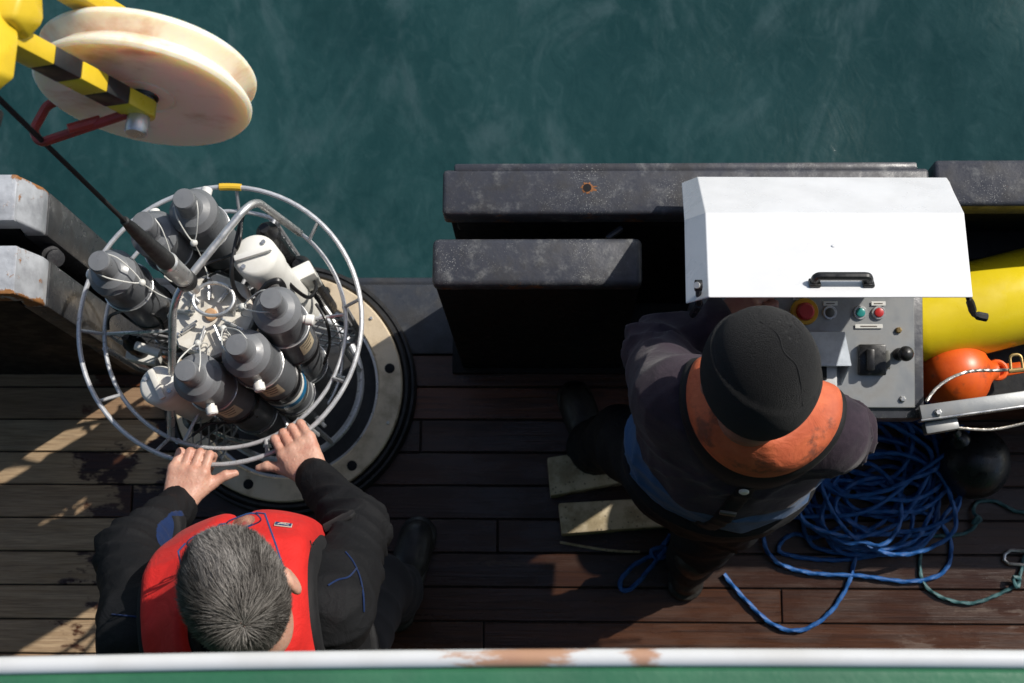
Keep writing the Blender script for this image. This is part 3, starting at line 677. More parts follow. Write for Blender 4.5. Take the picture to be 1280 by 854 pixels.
segs = [(-.022, .050, 'yellow_paint'), (.050, .096, 'stripe_black'), (.096, .148, 'yellow_paint'), (.148, .200, 'stripe_black'), (.200, 1.9, 'yellow_paint')]
arm0 = axp+nA*.012
arm = None
for i, (a, b, mt) in enumerate(segs):
    if i == 0:
        m = MB(); W_ = .043; yv = nA.cross(d_arm); 
        outl = [(b, -W_/2), (b, W_/2), (0.0, W_/2)]+[(-.0215*math.sin(t), .0215*math.cos(t)) for t in np.linspace(.2, PI-.2, 8)]+[(0.0, -W_/2)]
        m.hull([arm0+d_arm*x+yv*y+nA*z for (x, y) in outl for z in (-.013, .013)], .003)
        arm = m.build('cheek_arm', mt, sv)
    else: bar_part(arm0+d_arm*a, arm0+d_arm*b, .043+.0004*i, .026+.0004*i, nA, 'arm_band', mt, arm, .003)
arm1 = shc-n_*.066
bar_part(arm1-d_arm*.02, arm1+d_arm*1.9, .042, .026, nA, 'cheek_arm', 'yellow_paint', sv)
MB().lathe([(0, -.09), (.016, -.09), (.016, .060), (.0165, .061), (.0165, .084), (.0145, .087), (0, .087)], 24, shc+n_*.0, Rm).build('axle_pin', 'stainless', sv)
hd = arm0+d_arm*.25
m = MB(); yv = nA.cross(d_arm)
hA = P(-2, 62, 2.32)
m.hull([hA+Vector(q)*.9 for q in ((-.06, .05, .0), (.015, .055, .0), (.03, .02, 0), (.02, -.02, 0), (.028, -.045, 0), (.0, -.07, 0), (-.06, -.07, 0), (-.06, .05, .05), (.005, .045, .05), (.01, -.05, .05), (-.06, -.06, .05))], .005)
m.hull([hA+Vector(q) for q in ((-.06, .10, -.02), (.045, .085, -.02), (.050, .045, -.02), (.03, .02, -.02), (-.06, .02, -.02), (-.06, .10, .03), (.04, .075, .03), (.03, .03, .03), (-.06, .03, .03))], .006)
m.build('frame_head', 'yellow_paint', sv)
m = MB(); m.hull([hA+Vector(q) for q in ((-.06, -.075, -.01), (.012, -.08, -.01), (.008, -.105, -.01), (-.06, -.12, -.01), (-.06, -.075, .03), (.008, -.085, .03), (-.06, -.11, .03))], .004); m.build('wiper_pad', 'rubber', sv)
# red cable guard
gd = MB(); zg = 2.0
g0 = P(160, 142, 2.06); g1 = P(50, 179, 2.02); g2 = P(41, 164, 2.02); g3 = P(60, 130, 2.0); g4 = P(115, 115, 2.0); g5 = P(96, 153, 2.06)
gd.tube(arc_fillet([g0, g1, g2, g3, g4], .012, 6), .0072, 10); gd.tube([g5+Vector((-.012, -.010, 0)), P(125, 150, 2.045)], .0075, 8)
gd.build('cable_guard', 'red_paint', sv)

# ================================================================== CONTROL CONSOLE
zp = 1.0
cA, cB, cC, cD = P(874, 375, zp+.03), P(1140, 375, zp+.03), P(1148, 510, zp-.01), P(872, 512, zp-.01)
co = empty('control_console', ((cA.x+cB.x)/2, (cA.y+cC.y)/2, 0), 'grey winch control console with raised white hood beside the man in the black hat', 'console')
x0, x1 = cA.x, cB.x+.008; yb_, yf_ = cA.y+.02, cC.y
pn = Vector((0, zp+.03-(zp-.01), 0)); 
def onp(px, py, dz=0.):
    """a point of the sloping panel"""
    z = zp
    for _ in range(6):
        p = P(px, py, z); z = (zp-.01)+.04*(p.y-yf_)/(cA.y-yf_)
    return P(px, py, z+dz)
NP = Vector((0, -.04, cA.y-yf_)).normalized(); NP = Vector((0, -.04/((cA.y-yf_)), 1)).normalized(); RP = frame(NP, (1, 0, 0))
bx = MB(); bx.hull([(x, y, z) for x in (x0-.012, x1+.018) for (y, z) in ((yf_-.022, zp-.02), (yb_, zp+.024), (yb_, zp-.13), (yf_-.015, zp-.11))], .006); bx.build('housing', 'black_paint', co)
pl = MB(); pl.hull([(x, y, z) for x in (x0, x1-.004) for (y, z) in ((yf_, zp-.006), (yb_, zp+.036), (yb_, zp+.028), (yf_, zp-.014))], .0015, 1); panel = pl.build('control_panel', 'panel', co)
MB().box(((x0+x1)/2, yb_+.03, .45), (.30, .10, .88), bev=.01).build('pedestal', 'black_inner', co)
def btn(px, py, r, h, mat, nm, collar=None, rc=None):
    c = onp(px, py, .004); parent = co
    b = MB().lathe([(r, 0), (r, h*.7), (r*.9, h*.92), (r*.75, h), (0, h)], 24, c, RP).build(nm, mat, co)
    if collar: MB().lathe([(rc*1.08, -.002), (rc*1.08, h*.3), (rc, h*.55), (r*1.03, h*.55)], 28, c, RP).build('collar', collar, b)
    return b
btn(1005, 390, .019, .030, 'btn_red', 'emergency_stop_button', 'btn_yellow', .027)
btn(1037, 391, .010, .010, 'btn_grey', 'push_button', 'stainless', .014)
btn(1075, 391, .010, .010, 'btn_teal', 'push_button', 'stainless', .0135)
btn(1098, 391, .010, .010, 'btn_red', 'push_button', 'stainless', .0135)
btn(908, 392, .008, .008, 'lamp_green', 'indicator_lamp', 'stainless', .011)
for (px, py, wd) in ((907, 381.5, .030), (930, 381.5, .03), (1000, 372.5, .03), (1038, 379.5, .030), (1098, 379.5, .03), (1086, 408, .058)):
    t_ = MB().box(onp(px, py, .006), (wd, .009, .0015), RP, bev=.0005, seg=1).build('label_strip', 'label_white', co)
    MB().box(onp(px, py, .0071), (wd*.6, .0022, .0006), RP).build('faint_print', 'print', t_)
for (px, py) in ((1123, 413), (1048, 500), (1128, 499), (884, 500)): MB().lathe([(.007, 0), (.007, .004), (.0045, .006), (0, .006)], 6, onp(px, py, .004), RP).build('panel_bolt', 'brass' if py < 450 else 'stainless', co, sharp=20)
# speed display under its tin hood
dsp = MB(); dsp.box(onp(1020, 470, .018), (.085, .060, .030), RP, bev=.006); dsp = dsp.build('display', 'gauge_white', co)
MB().box(onp(1018, 466, .0345), (.052, .030, .002), RP, bev=.0008).build('screen', 'black_inner', dsp)
hd_ = MB(); a_ = onp(988, 414, .05); 
Wd = .105; 
hp_ = [onp(985, 415, .02), onp(1056, 415, .02), onp(1064, 455, .062), onp(985, 455, .062)]
hd_.add(hp_+[p-Vector((0, 0, .003)) for p in hp_], [(0, 1, 2, 3), (7, 6, 5, 4), (0, 4, 5, 1), (1, 5, 6, 2), (2, 6, 7, 3), (3, 7, 4, 0)])
hq = [hp_[1], hp_[2], onp(1052, 482, .003), onp(1050, 420, .003)]; hd_.add(hq+[p-Vector((.003, 0, 0)) for p in hq], [(0, 1, 2, 3), (7, 6, 5, 4), (1, 5, 6, 2), (2, 6, 7, 3)])
hd_.box((hp_[2]+hp_[3])/2-Vector((0, .002, .004)), ((hp_[2]-hp_[3]).length, .004, .010))
hd_.build('display_hood', 'lid_grey', co, smooth=False)
sw = MB(); sw.box(onp(1090, 450, .012), (.058, .066, .016), RP, bev=.004); sw = sw.build('rotary_switch', 'black_plastic', co)
MB().box(onp(1088, 450, .028), (.016, .046, .020), RP, bev=.004).build('switch_grip', 'black_plastic', sw)
MB().box(onp(1109, 450, .010), (.012, .040, .008), RP, bev=.002).build('latch_plate', 'btn_grey', sw)
js = MB(); jc = onp(1124, 443, .004); js.lathe([(.014, 0), (.013, .010), (.006, .016), (.005, .05)], 16, jc, RP); js = js.build('joystick', 'rubber', co)
MB().sphere(jc+NP*.058+Vector((0, .0, 0)), (.0165, .0165, .014), 16).build('joystick_knob', 'black_plastic', js)
# hood: back edge low, front edge raised
zF, zM, zB = 1.42, 1.26, 1.10
hood = MB()
tl, tr = P(872, 221, zB), P(1183, 222, zB); ml, mr = P(882, 266, zM), P(1205, 266, zM); fl, fr = P(886, 371, zF), P(1216, 371, zF)
rl1 = P(857, 379, zF-.055); od = rl1-fl; rl0, rm = tl+od*.8, ml+od
rr1 = Vector((fr.x+.012, fr.y+.004, fr.z-.06)); rr0 = Vector((tr.x+.015, tr.y, tr.z-.03)); rrm = Vector((mr.x+.014, mr.y, mr.z-.05))
V_ = [tl, ml, fl, tr, mr, fr, rl0, rm, rl1, rr0, rrm, rr1]
Fh = [(0, 1, 4, 3), (1, 2, 5, 4), (0, 6, 7, 1), (1, 7, 8, 2), (3, 4, 10, 9), (4, 5, 11, 10), (0, 3, 9, 6)]
def solid(vs, fs, th):
    bm = bmesh.new(); vv = [bm.verts.new(v) for v in vs]
    for f in fs: bm.faces.new([vv[i] for i in f])
    bmesh.ops.recalc_face_normals(bm, faces=bm.faces[:])
    r = bmesh.ops.solidify(bm, geom=bm.faces[:], thickness=th); bmesh.ops.recalc_face_normals(bm, faces=bm.faces[:])
    return MB().frombm(bm)
hm_ = solid(V_, Fh, .003)
lip = MB(); 
hood = hm_.build('hood', 'white_paint', co, smooth=False)
bev = hood.modifiers.new('round', 'BEVEL'); bev.width = .003; bev.segments = 2; bev.limit_method = 'ANGLE'
fn = (fl-ml).cross(fr-fl).normalized(); fn = fn if fn.z > 0 else -fn
def onh(px, py, d=0.):
    ray = Rwc @ Vector(((px-CX)/F, -(py-CY)/F, -1)); o = Vector((0, 0, H)); t = (fl-o).dot(fn)/ray.dot(fn); return o+ray*t+fn*d
hnd = MB(); e0, e1_ = onh(1018, 356), onh(1085, 356)
hnd.tube(arc_fillet([e0, e0+fn*.020, e1_+fn*.020, e1_], .010, 5), .0085, 10); RH = frame(fn, e1_-e0)
for e in (e0, e1_): hnd.box(e+fn*.004, (.022, .022, .008), RH, bev=.003)
hnd.build('hood_handle', 'black_plastic', hood)
MB().lathe([(.004, 0), (.004, .002), (0, .003)], 10, onh(1042, 308), frame(fn)).build('rivet', 'white_paint', hood)
lt = MB(); q0 = P(873, 357, zF+.0); q1 = P(874, 380, 1.355); q2 = P(866, 393, 1.2)
lt.tube([q0, q1], .006, 8); lt.tube([q1, q2], .008, 8); lt.lathe([(0, .006), (.011, .006), (.011, -.006), (0, -.006)], 14, q0, frame((-1, 0, .1)));
lt.build('gas_stay', 'black_plastic', co); MB().lathe([(0, .014), (.006, .014), (.007, .004)], 10, q0, frame((-.4, -.2, 1))).build('stay_screw', 'stainless', co)
rt = MB(); s0 = P(1211, 372, zF-.04); rt.tube(spline([s0, P(1215, 385, 1.30), P(1218, 393, 1.26), P(1233, 397, 1.25)], 6), [.006]*3+[.008]*6+[.006]*5+[.009]*5, 8); rt.build('hood_latch', 'rubber', co)

# support arm with wire to the right of the console
sa = empty('support_bar', P(1215, 520, .95), 'flat stainless bar with wire rope bolted to the console corner', 'support bar')
b0, b1_ = P(1150, 516, 1.0), P(1330, 491, 1.0)
bar_part(b0, b1_, .030, .012, (0, 0, 1), 'flat_bar', 'panel', sa, .002)
bar_part(b0+Vector((0, -.017, -.008)), b1_+Vector((0, -.017, -.008)), .004, .03, (0, 0, 1), 'bar_flange', 'stainless', sa, .001)
MB().lathe([(.008, 0), (.008, .006), (.005, .009), (0, .009)], 6, P(1172, 516, 1.006), None).build('bar_bolt', 'stainless', sa, sharp=20)
bar_part(P(1155, 537, .97), P(1196, 530, .97), .024, .030, (0, 0, 1), 'end_bracket', 'panel', sa, .003)
def rope_tube(pts, r, lobes=3, step=.006, pitch=.035, n=10):
    pts = spline(pts, 10); out = [pts[0]]; acc = 0
    for a, b in zip(pts[:-1], pts[1:]):
        acc += (b-a).length
        if acc >= step: out.append(b); acc = 0
    return MB().tube(out, r, n, lobes=lobes, twist=2*PI/pitch/lobes*1.0)
rope_tube([P(1196, 535, .97), P(1240, 537, .95), P(1290, 527, .95), P(1340, 515, .96)], .0032, 3, .005, .018, 8).build('stay_wire', 'wire', sa)
wr = rope_tube([P(1158, 502, 1.01), P(1170, 486, 1.0), P(1190, 472, .99), P(1215, 464, .98), P(1250, 463, .97), P(1300, 460, .97), P(1340, 458, .97)], .0035, 3, .005, .018, 8)
wr.build('loop_wire', 'wire', sa)
# stowage shelf with float and buoy
sh = empty('stowage_shelf', P(1290, 470, .55), 'black shelf against the bulwark carrying the float and the buoy', 'shelf')
shy0, shy1 = P(1240, 500, .62).y, yo_b-.10
MB().box(((P(1150, 460, .62).x+2.2)/2, (shy0+shy1)/2, .61), (2.2-P(1150, 460, .62).x, shy1-shy0, .02), bev=.004).build('shelf_plate', 'rubber', sh)
for x in (.95, 1.5, 2.0): MB().box((x, shy1-.06, .30), (.03, .03, .60)).build('shelf_leg', 'black_inner', sh, smooth=False)
fa, fb = P(1128, 408, .74), P(1420, 335, .74); fdir = (fb-fa).normalized(); lf = (fb-fa).length; rf = .109
fl_ = MB(); fl_.lathe([(0, -.03), (.04, -.028), (.08, -.015), (.092, .0), (.094, .03), (rf, .16), (rf, lf), (rf-.02, lf+.03), (0, lf+.05)], 48, fa, frame(fdir)); fz = fl_
fo = empty('float', (fa+fb)/2-Vector((0, 0, rf)), 'big yellow cylindrical float lying half under the white hood', 'float')
fl_.build('float_body', 'float_yellow', fo)
for t in (.33,): MB().lathe([(rf+.0015, t), (rf+.002, t+.002), (rf+.002, t+.004), (rf+.001, t+.006)], 48, fa, frame(fdir)).build('seam_ring', 'float_yellow', fo)
bc = P(1193, 468, .715)
bo = empty('buoy', bc-Vector((0, 0, .085)), 'small orange plastic buoy on the shelf behind the wire loop', 'buoy')
Rb = frame((1, .10, .0))
bmsh = MB(); bmsh.lathe([(0, -.080)]+[(.086*math.cos(t)**.8, .080*math.sin(t)) for t in np.linspace(-1.45, 1.15, 18)]+[(.036, .076), (.024, .086), (.020, .098), (.014, .102), (0, .102)], 40, bc, Rb); bmsh.build('buoy_body', 'orange', bo)
MB().tube([bc+Rb @ Vector((math.cos(a)*.02, 0, .100+math.sin(a)*.02)) for a in np.linspace(0, 2*PI, 18, endpoint=False)], .006, 8, True).build('buoy_eye', 'orange', bo)
og = P(1262, 470, .78)
osg = MB(); osg.hull([P(1240, 474, .70), P(1244, 456, .70), P(1280, 452, .72), P(1282, 466, .72), P(1240, 474, .67), P(1244, 456, .67), P(1280, 452, .68), P(1282, 466, .68)], .004)
tag(osg.build('strap_end', 'orange', None, origin=P(1262, 470, .67)), 'orange strap end lying right of the orange buoy', 'strap')
shk = empty('shackle', P(1270, 462, .76), 'small brass shackle on the wire at the right edge', 'shackle')
sp_ = P(1270, 455, .985)
MB().tube(arc_fillet([P(1264, 466, .985), P(1262, 444, .985), P(1276, 443, .985), P(1279, 464, .985)], .02, 6), .0032, 8).build('bow', 'brass', shk)
MB().tube([P(1261, 464, .985), P(1283, 462, .985)], .0048, 8).build('pin', 'brass', shk)

# ================================================================== GEAR ON DECK
def rope_obj(name, pts, r, mat, label, cat, **kw):
    o = rope_tube(pts, r, **kw).build(name, mat, None, origin=Vector(pts[0])); return tag(o, label, cat)
rr = random.Random(5); cc = P(1085, 610, 0); pts = []
for k in range(230):
    t = k*2*PI/10.3; lay = k/230
    jit = (math.sin(k*.61)*.6+math.sin(k*.233+1)*.6)
    Rk = .150+.050*jit+rr.uniform(-.018, .018); e = .78+.15*math.sin(k*.071)
    ox = .055*math.sin(k*.171)+.02*math.sin(k*.05); oy = .09*math.sin(k*.113+.7)
    z = .012+.10*lay+.018*math.sin(k*.9)*lay
    pts.append(Vector((cc.x+ox+Rk*math.cos(t)*1.08, cc.y+oy+Rk*e*math.sin(t), max(.011, z))))
tail = [P(*q) for q in ((1130, 520, .10), (1210, 540, .16), (1150, 590, .12), (1080, 640, .10), (985, 648, .06), (955, 668, .03), (968, 700, .02), (1010, 716, .014), (1075, 720, .014), (1140, 727, .012), (1182, 712, .012), (1186, 670, .012), (1150, 640, .03), (1075, 640, .05), (1070, 690, .02), (1060, 730, .012), (1035, 768, .012), (1000, 788, .012), (965, 780, .012), (930, 748, .012), (903, 716, .012))]
head = [P(*q) for q in ((1060, 655, .02), (1020, 672, .014), (990, 668, .014), (975, 690, .013), (1040, 700, .013), (1110, 690, .013), (1170, 660, .013), (1150, 600, .013))]
rope_obj('rope_coil', head+pts+tail, .0057, 'rope_blue', 'tangled heap of blue twisted rope on the deck beside the console', 'rope', step=.0065, pitch=.05, lobes=3)
rope_obj('rope_loop', [P(*q) for q in ((838, 668, .02), (822, 690, .014), (795, 705, .012), (778, 722, .012), (776, 737, .012), (790, 735, .012), (808, 716, .012), (825, 695, .02), (833, 684, .025), (815, 688, .025), (822, 698, .02), (845, 690, .015))], .006, 'rope_blue', 'short blue rope loop on deck beside the pale wooden chocks', 'rope', step=.006, pitch=.05)
rope_obj('teal_cord', [P(*q) for q in ((1330, 640, .02), (1275, 640, .012), (1245, 627, .012), (1222, 628, .012), (1217, 640, .02), (1226, 650, .025), (1216, 655, .02), (1222, 645, .03), (1215, 662, .012), (1190, 670, .010), (1160, 672, .010), (1150, 700, .010), (1155, 730, .010), (1180, 748, .010), (1215, 754, .010), (1250, 742, .010), (1268, 732, .016), (1275, 724, .025), (1266, 722, .03), (1272, 735, .02), (1276, 715, .012), (1285, 690, .012), (1320, 680, .012))], .0048, 'rope_teal', 'thin faded teal cord with knots at the right end of the deck', 'cord', step=.006, pitch=.04)
hk = MB(); hk.tube([P(1255+q[0], 697+q[1], .014) for q in ((25, -8), (8, -9), (1, -4), (0, 3), (6, 8), (25, 9))], .0045, 8)
tag(hk.build('snap_hook', 'stainless', None, origin=P(1262, 697, .01)), 'steel snap hook lying on deck by the teal cord', 'hook')
fc = P(1216, 578, .10)
fe = empty('ball_fender', fc-Vector((0, 0, .10)), 'black rubber ball fender on deck right of the blue rope', 'fender')
MB().sphere(fc, .10, 40).build('ball', 'black_plastic', fe); MB().lathe([(.03, 0), (.026, .02), (.016, .03), (.014, .05), (0, .052)], 18, fc+Vector((-.05, .05, .065)), frame((-.5, .5, .7))).build('eye_boss', 'black_plastic', fe)
def chock(poly, zt, label):
    m = MB(); top = [P(x, y, zt) for x, y in poly]; m.hull(top+[Vector((p.x, p.y, .003)) for p in top], .006, 2); c = sum(top, Vector())/len(top)
    return tag(m.build('wooden_chock', 'chock', None, origin=Vector((c.x, c.y, 0))), label, 'chock', 'wooden chocks by the standing man')
chock([(684, 572), (735, 564), (778, 566), (803, 598), (688, 620)], .095, 'grey flaking wooden chock, the one nearer the sea, beside the boot')
chock([(698, 629), (838, 621), (853, 656), (702, 668)], .095, 'pale flaking wooden chock lying just below the grey one')
tag(MB().tube(spline([P(700, 678, .006), P(760, 688, .006), P(800, 690, .006)], 4), .004, 6).build('wood_batten', 'chock', None, origin=P(750, 686, 0)), 'thin wooden sliver on deck below the pale chock', 'batten')
# ================================================================== PEOPLE (signed distance shapes meshed by surface nets)
A = lambda *v: np.array(v, dtype=np.float32)
def cap(p, a, b, ra, rb):
    a = np.asarray(a, np.float32); b = np.asarray(b, np.float32); ab = b-a; t = np.clip(((p-a) @ ab)/max(1e-9, float(ab @ ab)), 0, 1)
    return np.linalg.norm(p-a-t[:, None]*ab, axis=1)-(ra+(rb-ra)*t)
def ell(p, c, r, R=None):
    q = p-np.asarray(c, np.float32)
    if R is not None: q = q @ np.asarray(R, np.float32)
    r = np.asarray(r, np.float32); k0 = np.linalg.norm(q/r, axis=1); k1 = np.linalg.norm(q/(r*r), axis=1); return k0*(k0-1)/np.maximum(k1, 1e-6)
def rbox(p, c, half, rad, R=None):
    q = p-np.asarray(c, np.float32)
    if R is not None: q = q @ np.asarray(R, np.float32)
    d = np.abs(q)-(np.asarray(half, np.float32)-rad); return np.linalg.norm(np.maximum(d, 0), axis=1)+np.minimum(d.max(axis=1), 0)-rad
def smin(a, b, k): h = np.clip(.5+.5*(b-a)/k, 0, 1); return b*(1-h)+a*h-k*h*(1-h)
def smax(a, b, k): return -smin(-a, -b, k)
_wr = np.random.default_rng(11)
_wd = [(_wr.normal(size=3), _wr.normal(size=3), _wr.random(2)*6.28) for _ in range(8)]
def folds(p, f=22., n=5):
    s = 0
    for d1, d2, ph in _wd[:n]:
        d1 = d1/np.linalg.norm(d1); d2 = d2/np.linalg.norm(d2)
        u = p @ d1.astype(np.float32)*f+ph[0]+1.8*np.sin(p @ d2.astype(np.float32)*f*.55+ph[1]); s = s+(1-np.abs(np.sin(u)))**2*np.clip(.5+np.sin(p @ d2.astype(np.float32)*f*.3+ph[0]), 0, 1)
    return s*2.0/n
def surfnet(f, lo, hi, h):
    lo = np.asarray(lo, np.float32); n = np.ceil((np.asarray(hi)-lo)/h).astype(int)+1
    ax = [lo[i]+h*np.arange(n[i], dtype=np.float32) for i in range(3)]
    G = np.stack(np.meshgrid(*ax, indexing='ij'), -1).reshape(-1, 3)
    V = np.empty(len(G), np.float32)
    for i in range(0, len(G), 400000): V[i:i+400000] = f(G[i:i+400000])
    V = V.reshape(n); nx, ny, nz = n
    acc = np.zeros((nx-1, ny-1, nz-1, 3), np.float32); cnt = np.zeros((nx-1, ny-1, nz-1), np.float32)
    cs = [(i, j, k) for i in (0, 1) for j in (0, 1) for k in (0, 1)]
    sub = lambda c: V[c[0]:nx-1+c[0], c[1]:ny-1+c[1], c[2]:nz-1+c[2]]
    for c in cs:
        for d in range(3):
            if c[d]: continue
            e = list(c); e[d] = 1; a, b = sub(c), sub(e); m = (a < 0) != (b < 0); t = np.where(m, a/np.where(m, a-b, 1), 0)
            for q in range(3): acc[..., q] += np.where(m, c[q]+(t if q == d else 0), 0)
            cnt += m
    act = cnt > 0; idx = -np.ones(act.shape, np.int64); idx[act] = np.arange(act.sum())
    ijk = np.argwhere(act); vs = lo+h*(ijk+acc[act]/cnt[act][:, None])
    fs = []
    for d in range(3):
        a = V; sl0 = [slice(None)]*3; sl1 = [slice(None)]*3; sl0[d] = slice(0, -1); sl1[d] = slice(1, None)
        s0 = V[tuple(sl0)] < 0; s1 = V[tuple(sl1)] < 0; u, w_ = [(1, 2), (2, 0), (0, 1)][d]
        for flip in (0, 1):
            e = np.argwhere((s0 & ~s1) if not flip else (~s0 & s1)); ok = (e[:, u] > 0) & (e[:, w_] > 0) & (e[:, u] < n[u]-1) & (e[:, w_] < n[w_]-1); e = e[ok]
            if not len(e): continue
            def id_(du, dw): g = e.copy(); g[:, u] -= du; g[:, w_] -= dw; return idx[g[:, 0], g[:, 1], g[:, 2]]
            q = np.stack([id_(1, 1), id_(0, 1), id_(0, 0), id_(1, 0)], -1); fs.append(q[:, ::-1] if flip else q)
    return vs, np.concatenate(fs)
def smooth_mesh(vs, fs, it=1):
    for _ in range(it):
        acc = np.zeros_like(vs); c = np.zeros(len(vs))
        for a in range(4):
            for b in (1, 3): np.add.at(acc, fs[:, a], vs[fs[:, (a+b) % 4]]); np.add.at(c, fs[:, a], 1)
        vs = vs*.5+.5*acc/np.maximum(c, 1)[:, None]
    return vs
def sdf_obj(name, mat, parent, pieces, sm=1, sharp=180):
    m = MB()
    for f, lo, hi, h in pieces:
        vs, fs = surfnet(f, lo, hi, h); vs = smooth_mesh(vs, fs, sm); o = len(m.v); m.v += vs.tolist(); m.f += (fs+o).tolist(); m.mi += [0]*len(fs)
    return m.build(name, mat, parent, sharp=sharp)
def trace(f, px, py, off=0., zstart=1.95):
    d = Rwc @ Vector(((px-CX)/F, -(py-CY)/F, -1)); d.normalize(); o = Vector((0, 0, H)); t = (zstart-H)/d.z
    for _ in range(160):
        p = o+d*t; v = float(f(np.array([p], np.float32))[0])-off
        if v < .0004: break
        t += v*.55
    return o+d*t
def grad(f, p):
    e = .003; g = [float(f(np.array([p+Vector(x)*e], np.float32))[0]-f(np.array([p-Vector(x)*e], np.float32))[0]) for x in ((1, 0, 0), (0, 1, 0), (0, 0, 1))]; return Vector(g).normalized()
def head_frame(fwd, pitch, roll=0.):   # roll > 0 leans the crown to the right
    f = Vector((fwd[0], fwd[1], 0)).normalized(); r = f.cross(Vector((0, 0, 1))); f2 = f*math.cos(pitch)-Vector((0, 0, 1))*math.sin(pitch)
    u = r.cross(f2); return Matrix.Rotation(roll, 3, f2) @ Matrix((r, f2, u)).transposed()
def head_field(p, C, R):
    q = ((p-np.asarray(C, np.float32)) @ np.asarray(R, np.float32)).astype(np.float32)
    d = ell(q, A(0, -.004, .015), A(.0765, .098, .095))
    d = smin(d, ell(q, A(0, .030, -.055), A(.060, .068, .075)), .03)
    d = smin(d, ell(q, A(0, .050, -.098), A(.034, .042, .026)), .02)
    d = smin(d, cap(q, A(0, .092, .004), A(0, .114, -.036), .009, .0135), .012)
    for s in (-1, 1):
        d = smin(d, cap(q, A(.012*s, .096, .014), A(.046*s, .080, .012), .008, .007), .012)
        e = ell(q, A(.083*s, -.006, -.022), A(.010, .021, .034)); e = smax(e, -ell(q, A(.094*s, -.002, -.020), A(.008, .012, .020)), .006); d = smin(d, e, .010)
        d = smax(d, -ell(q, A(.032*s, .105, -.006), A(.018, .016, .011)), .010)
    d = smin(d, cap(q, A(-.022, .093, -.070), A(.022, .093, -.070), .007, .007), .008)
    d = smax(d, -cap(q, A(-.020, .1045, -.069), A(.020, .1045, -.069), .0022, .0022), .004)
    return d
def hand_pts(c, t, o, z):
    """a fist closed round a bar at c: t along the bar to the thumb side, o towards the wrist, z away from the bar on top"""
    c, t, o, z = (np.array(v, np.float32) for v in (c, t, o, z)); S = []
    wr = c+o*.100+z*.030
    for i, (s, ln) in enumerate(((.034, .95), (.011, 1.05), (-.012, 1.0), (-.034, .84))):
        k = c+o*.026*ln+z*(.036-.003*abs(i-1))+t*s; pip = c-o*.020*ln+z*.026+t*s*.96; dip = c-o*.026*ln-z*.012+t*s*.92; tip = c+o*.006-z*.022+t*s*.9
        S += [('palm', wr+t*s*.55, k, .0185, .0145), ('f', k, pip, .0112, .0098), ('f', pip, dip, .0095, .0085), ('f', dip, tip, .0085, .0072), ('kn', k+z*.001, k+z*.001, .0125, .0125)]
    b = wr+t*.022-o*.018; mth = c+t*.054+o*.040+z*.014; ip = c+t*.078+o*.020+z*.014; tp = c+t*.096+o*.012+z*.010
    S += [('palm', b, mth, .0165, .0145), ('f', mth, ip, .0128, .0112), ('f', ip, tp, .0112, .0085)]
    return wr, S
def hand_field(p, S, wr, fore):
    d = cap(p, wr, fore, .026, .033)
    for kd, a, b, ra, rb in S:
        if kd == 'palm': d = smin(d, cap(p, a, b, ra, rb), .014)
    for kd, a, b, ra, rb in S:
        if kd != 'palm': d = smin(d, cap(p, a, b, ra, rb), .0045)
    return d+(.0005*np.sin(p[:, 0]*700+3*np.sin(p[:, 1]*300)))
def chain(p, segs, k=.03):
    d = None
    for a, b, ra, rb in segs:
        c = cap(p, a, b, ra, rb); d = c if d is None else smin(d, c, k)
    return d
def boot_field(p, ank, yaw):
    f = A(math.sin(yaw), math.cos(yaw), 0); a = np.array(ank, np.float32); g = A(a[0], a[1], .045)
    d = cap(p, a+A(0, 0, .14), g-f*.02, .055, .046); d = smin(d, cap(p, g-f*.055, g+f*.14, .040, .044), .03); d = smin(d, cap(p, g+f*.10, g+f*.165, .046, .040), .02)
    d = smax(d, .003-p[:, 2], .008)
    sole = smax(cap(p*A(1, 1, 1), g*A(1, 1, 0)+A(0, 0, .016)-f*.06, g*A(1, 1, 0)+A(0, 0, .016)+f*.165, .050, .052), np.abs(p[:, 2]-.016)-.014, .006)
    return np.minimum(d, sole)

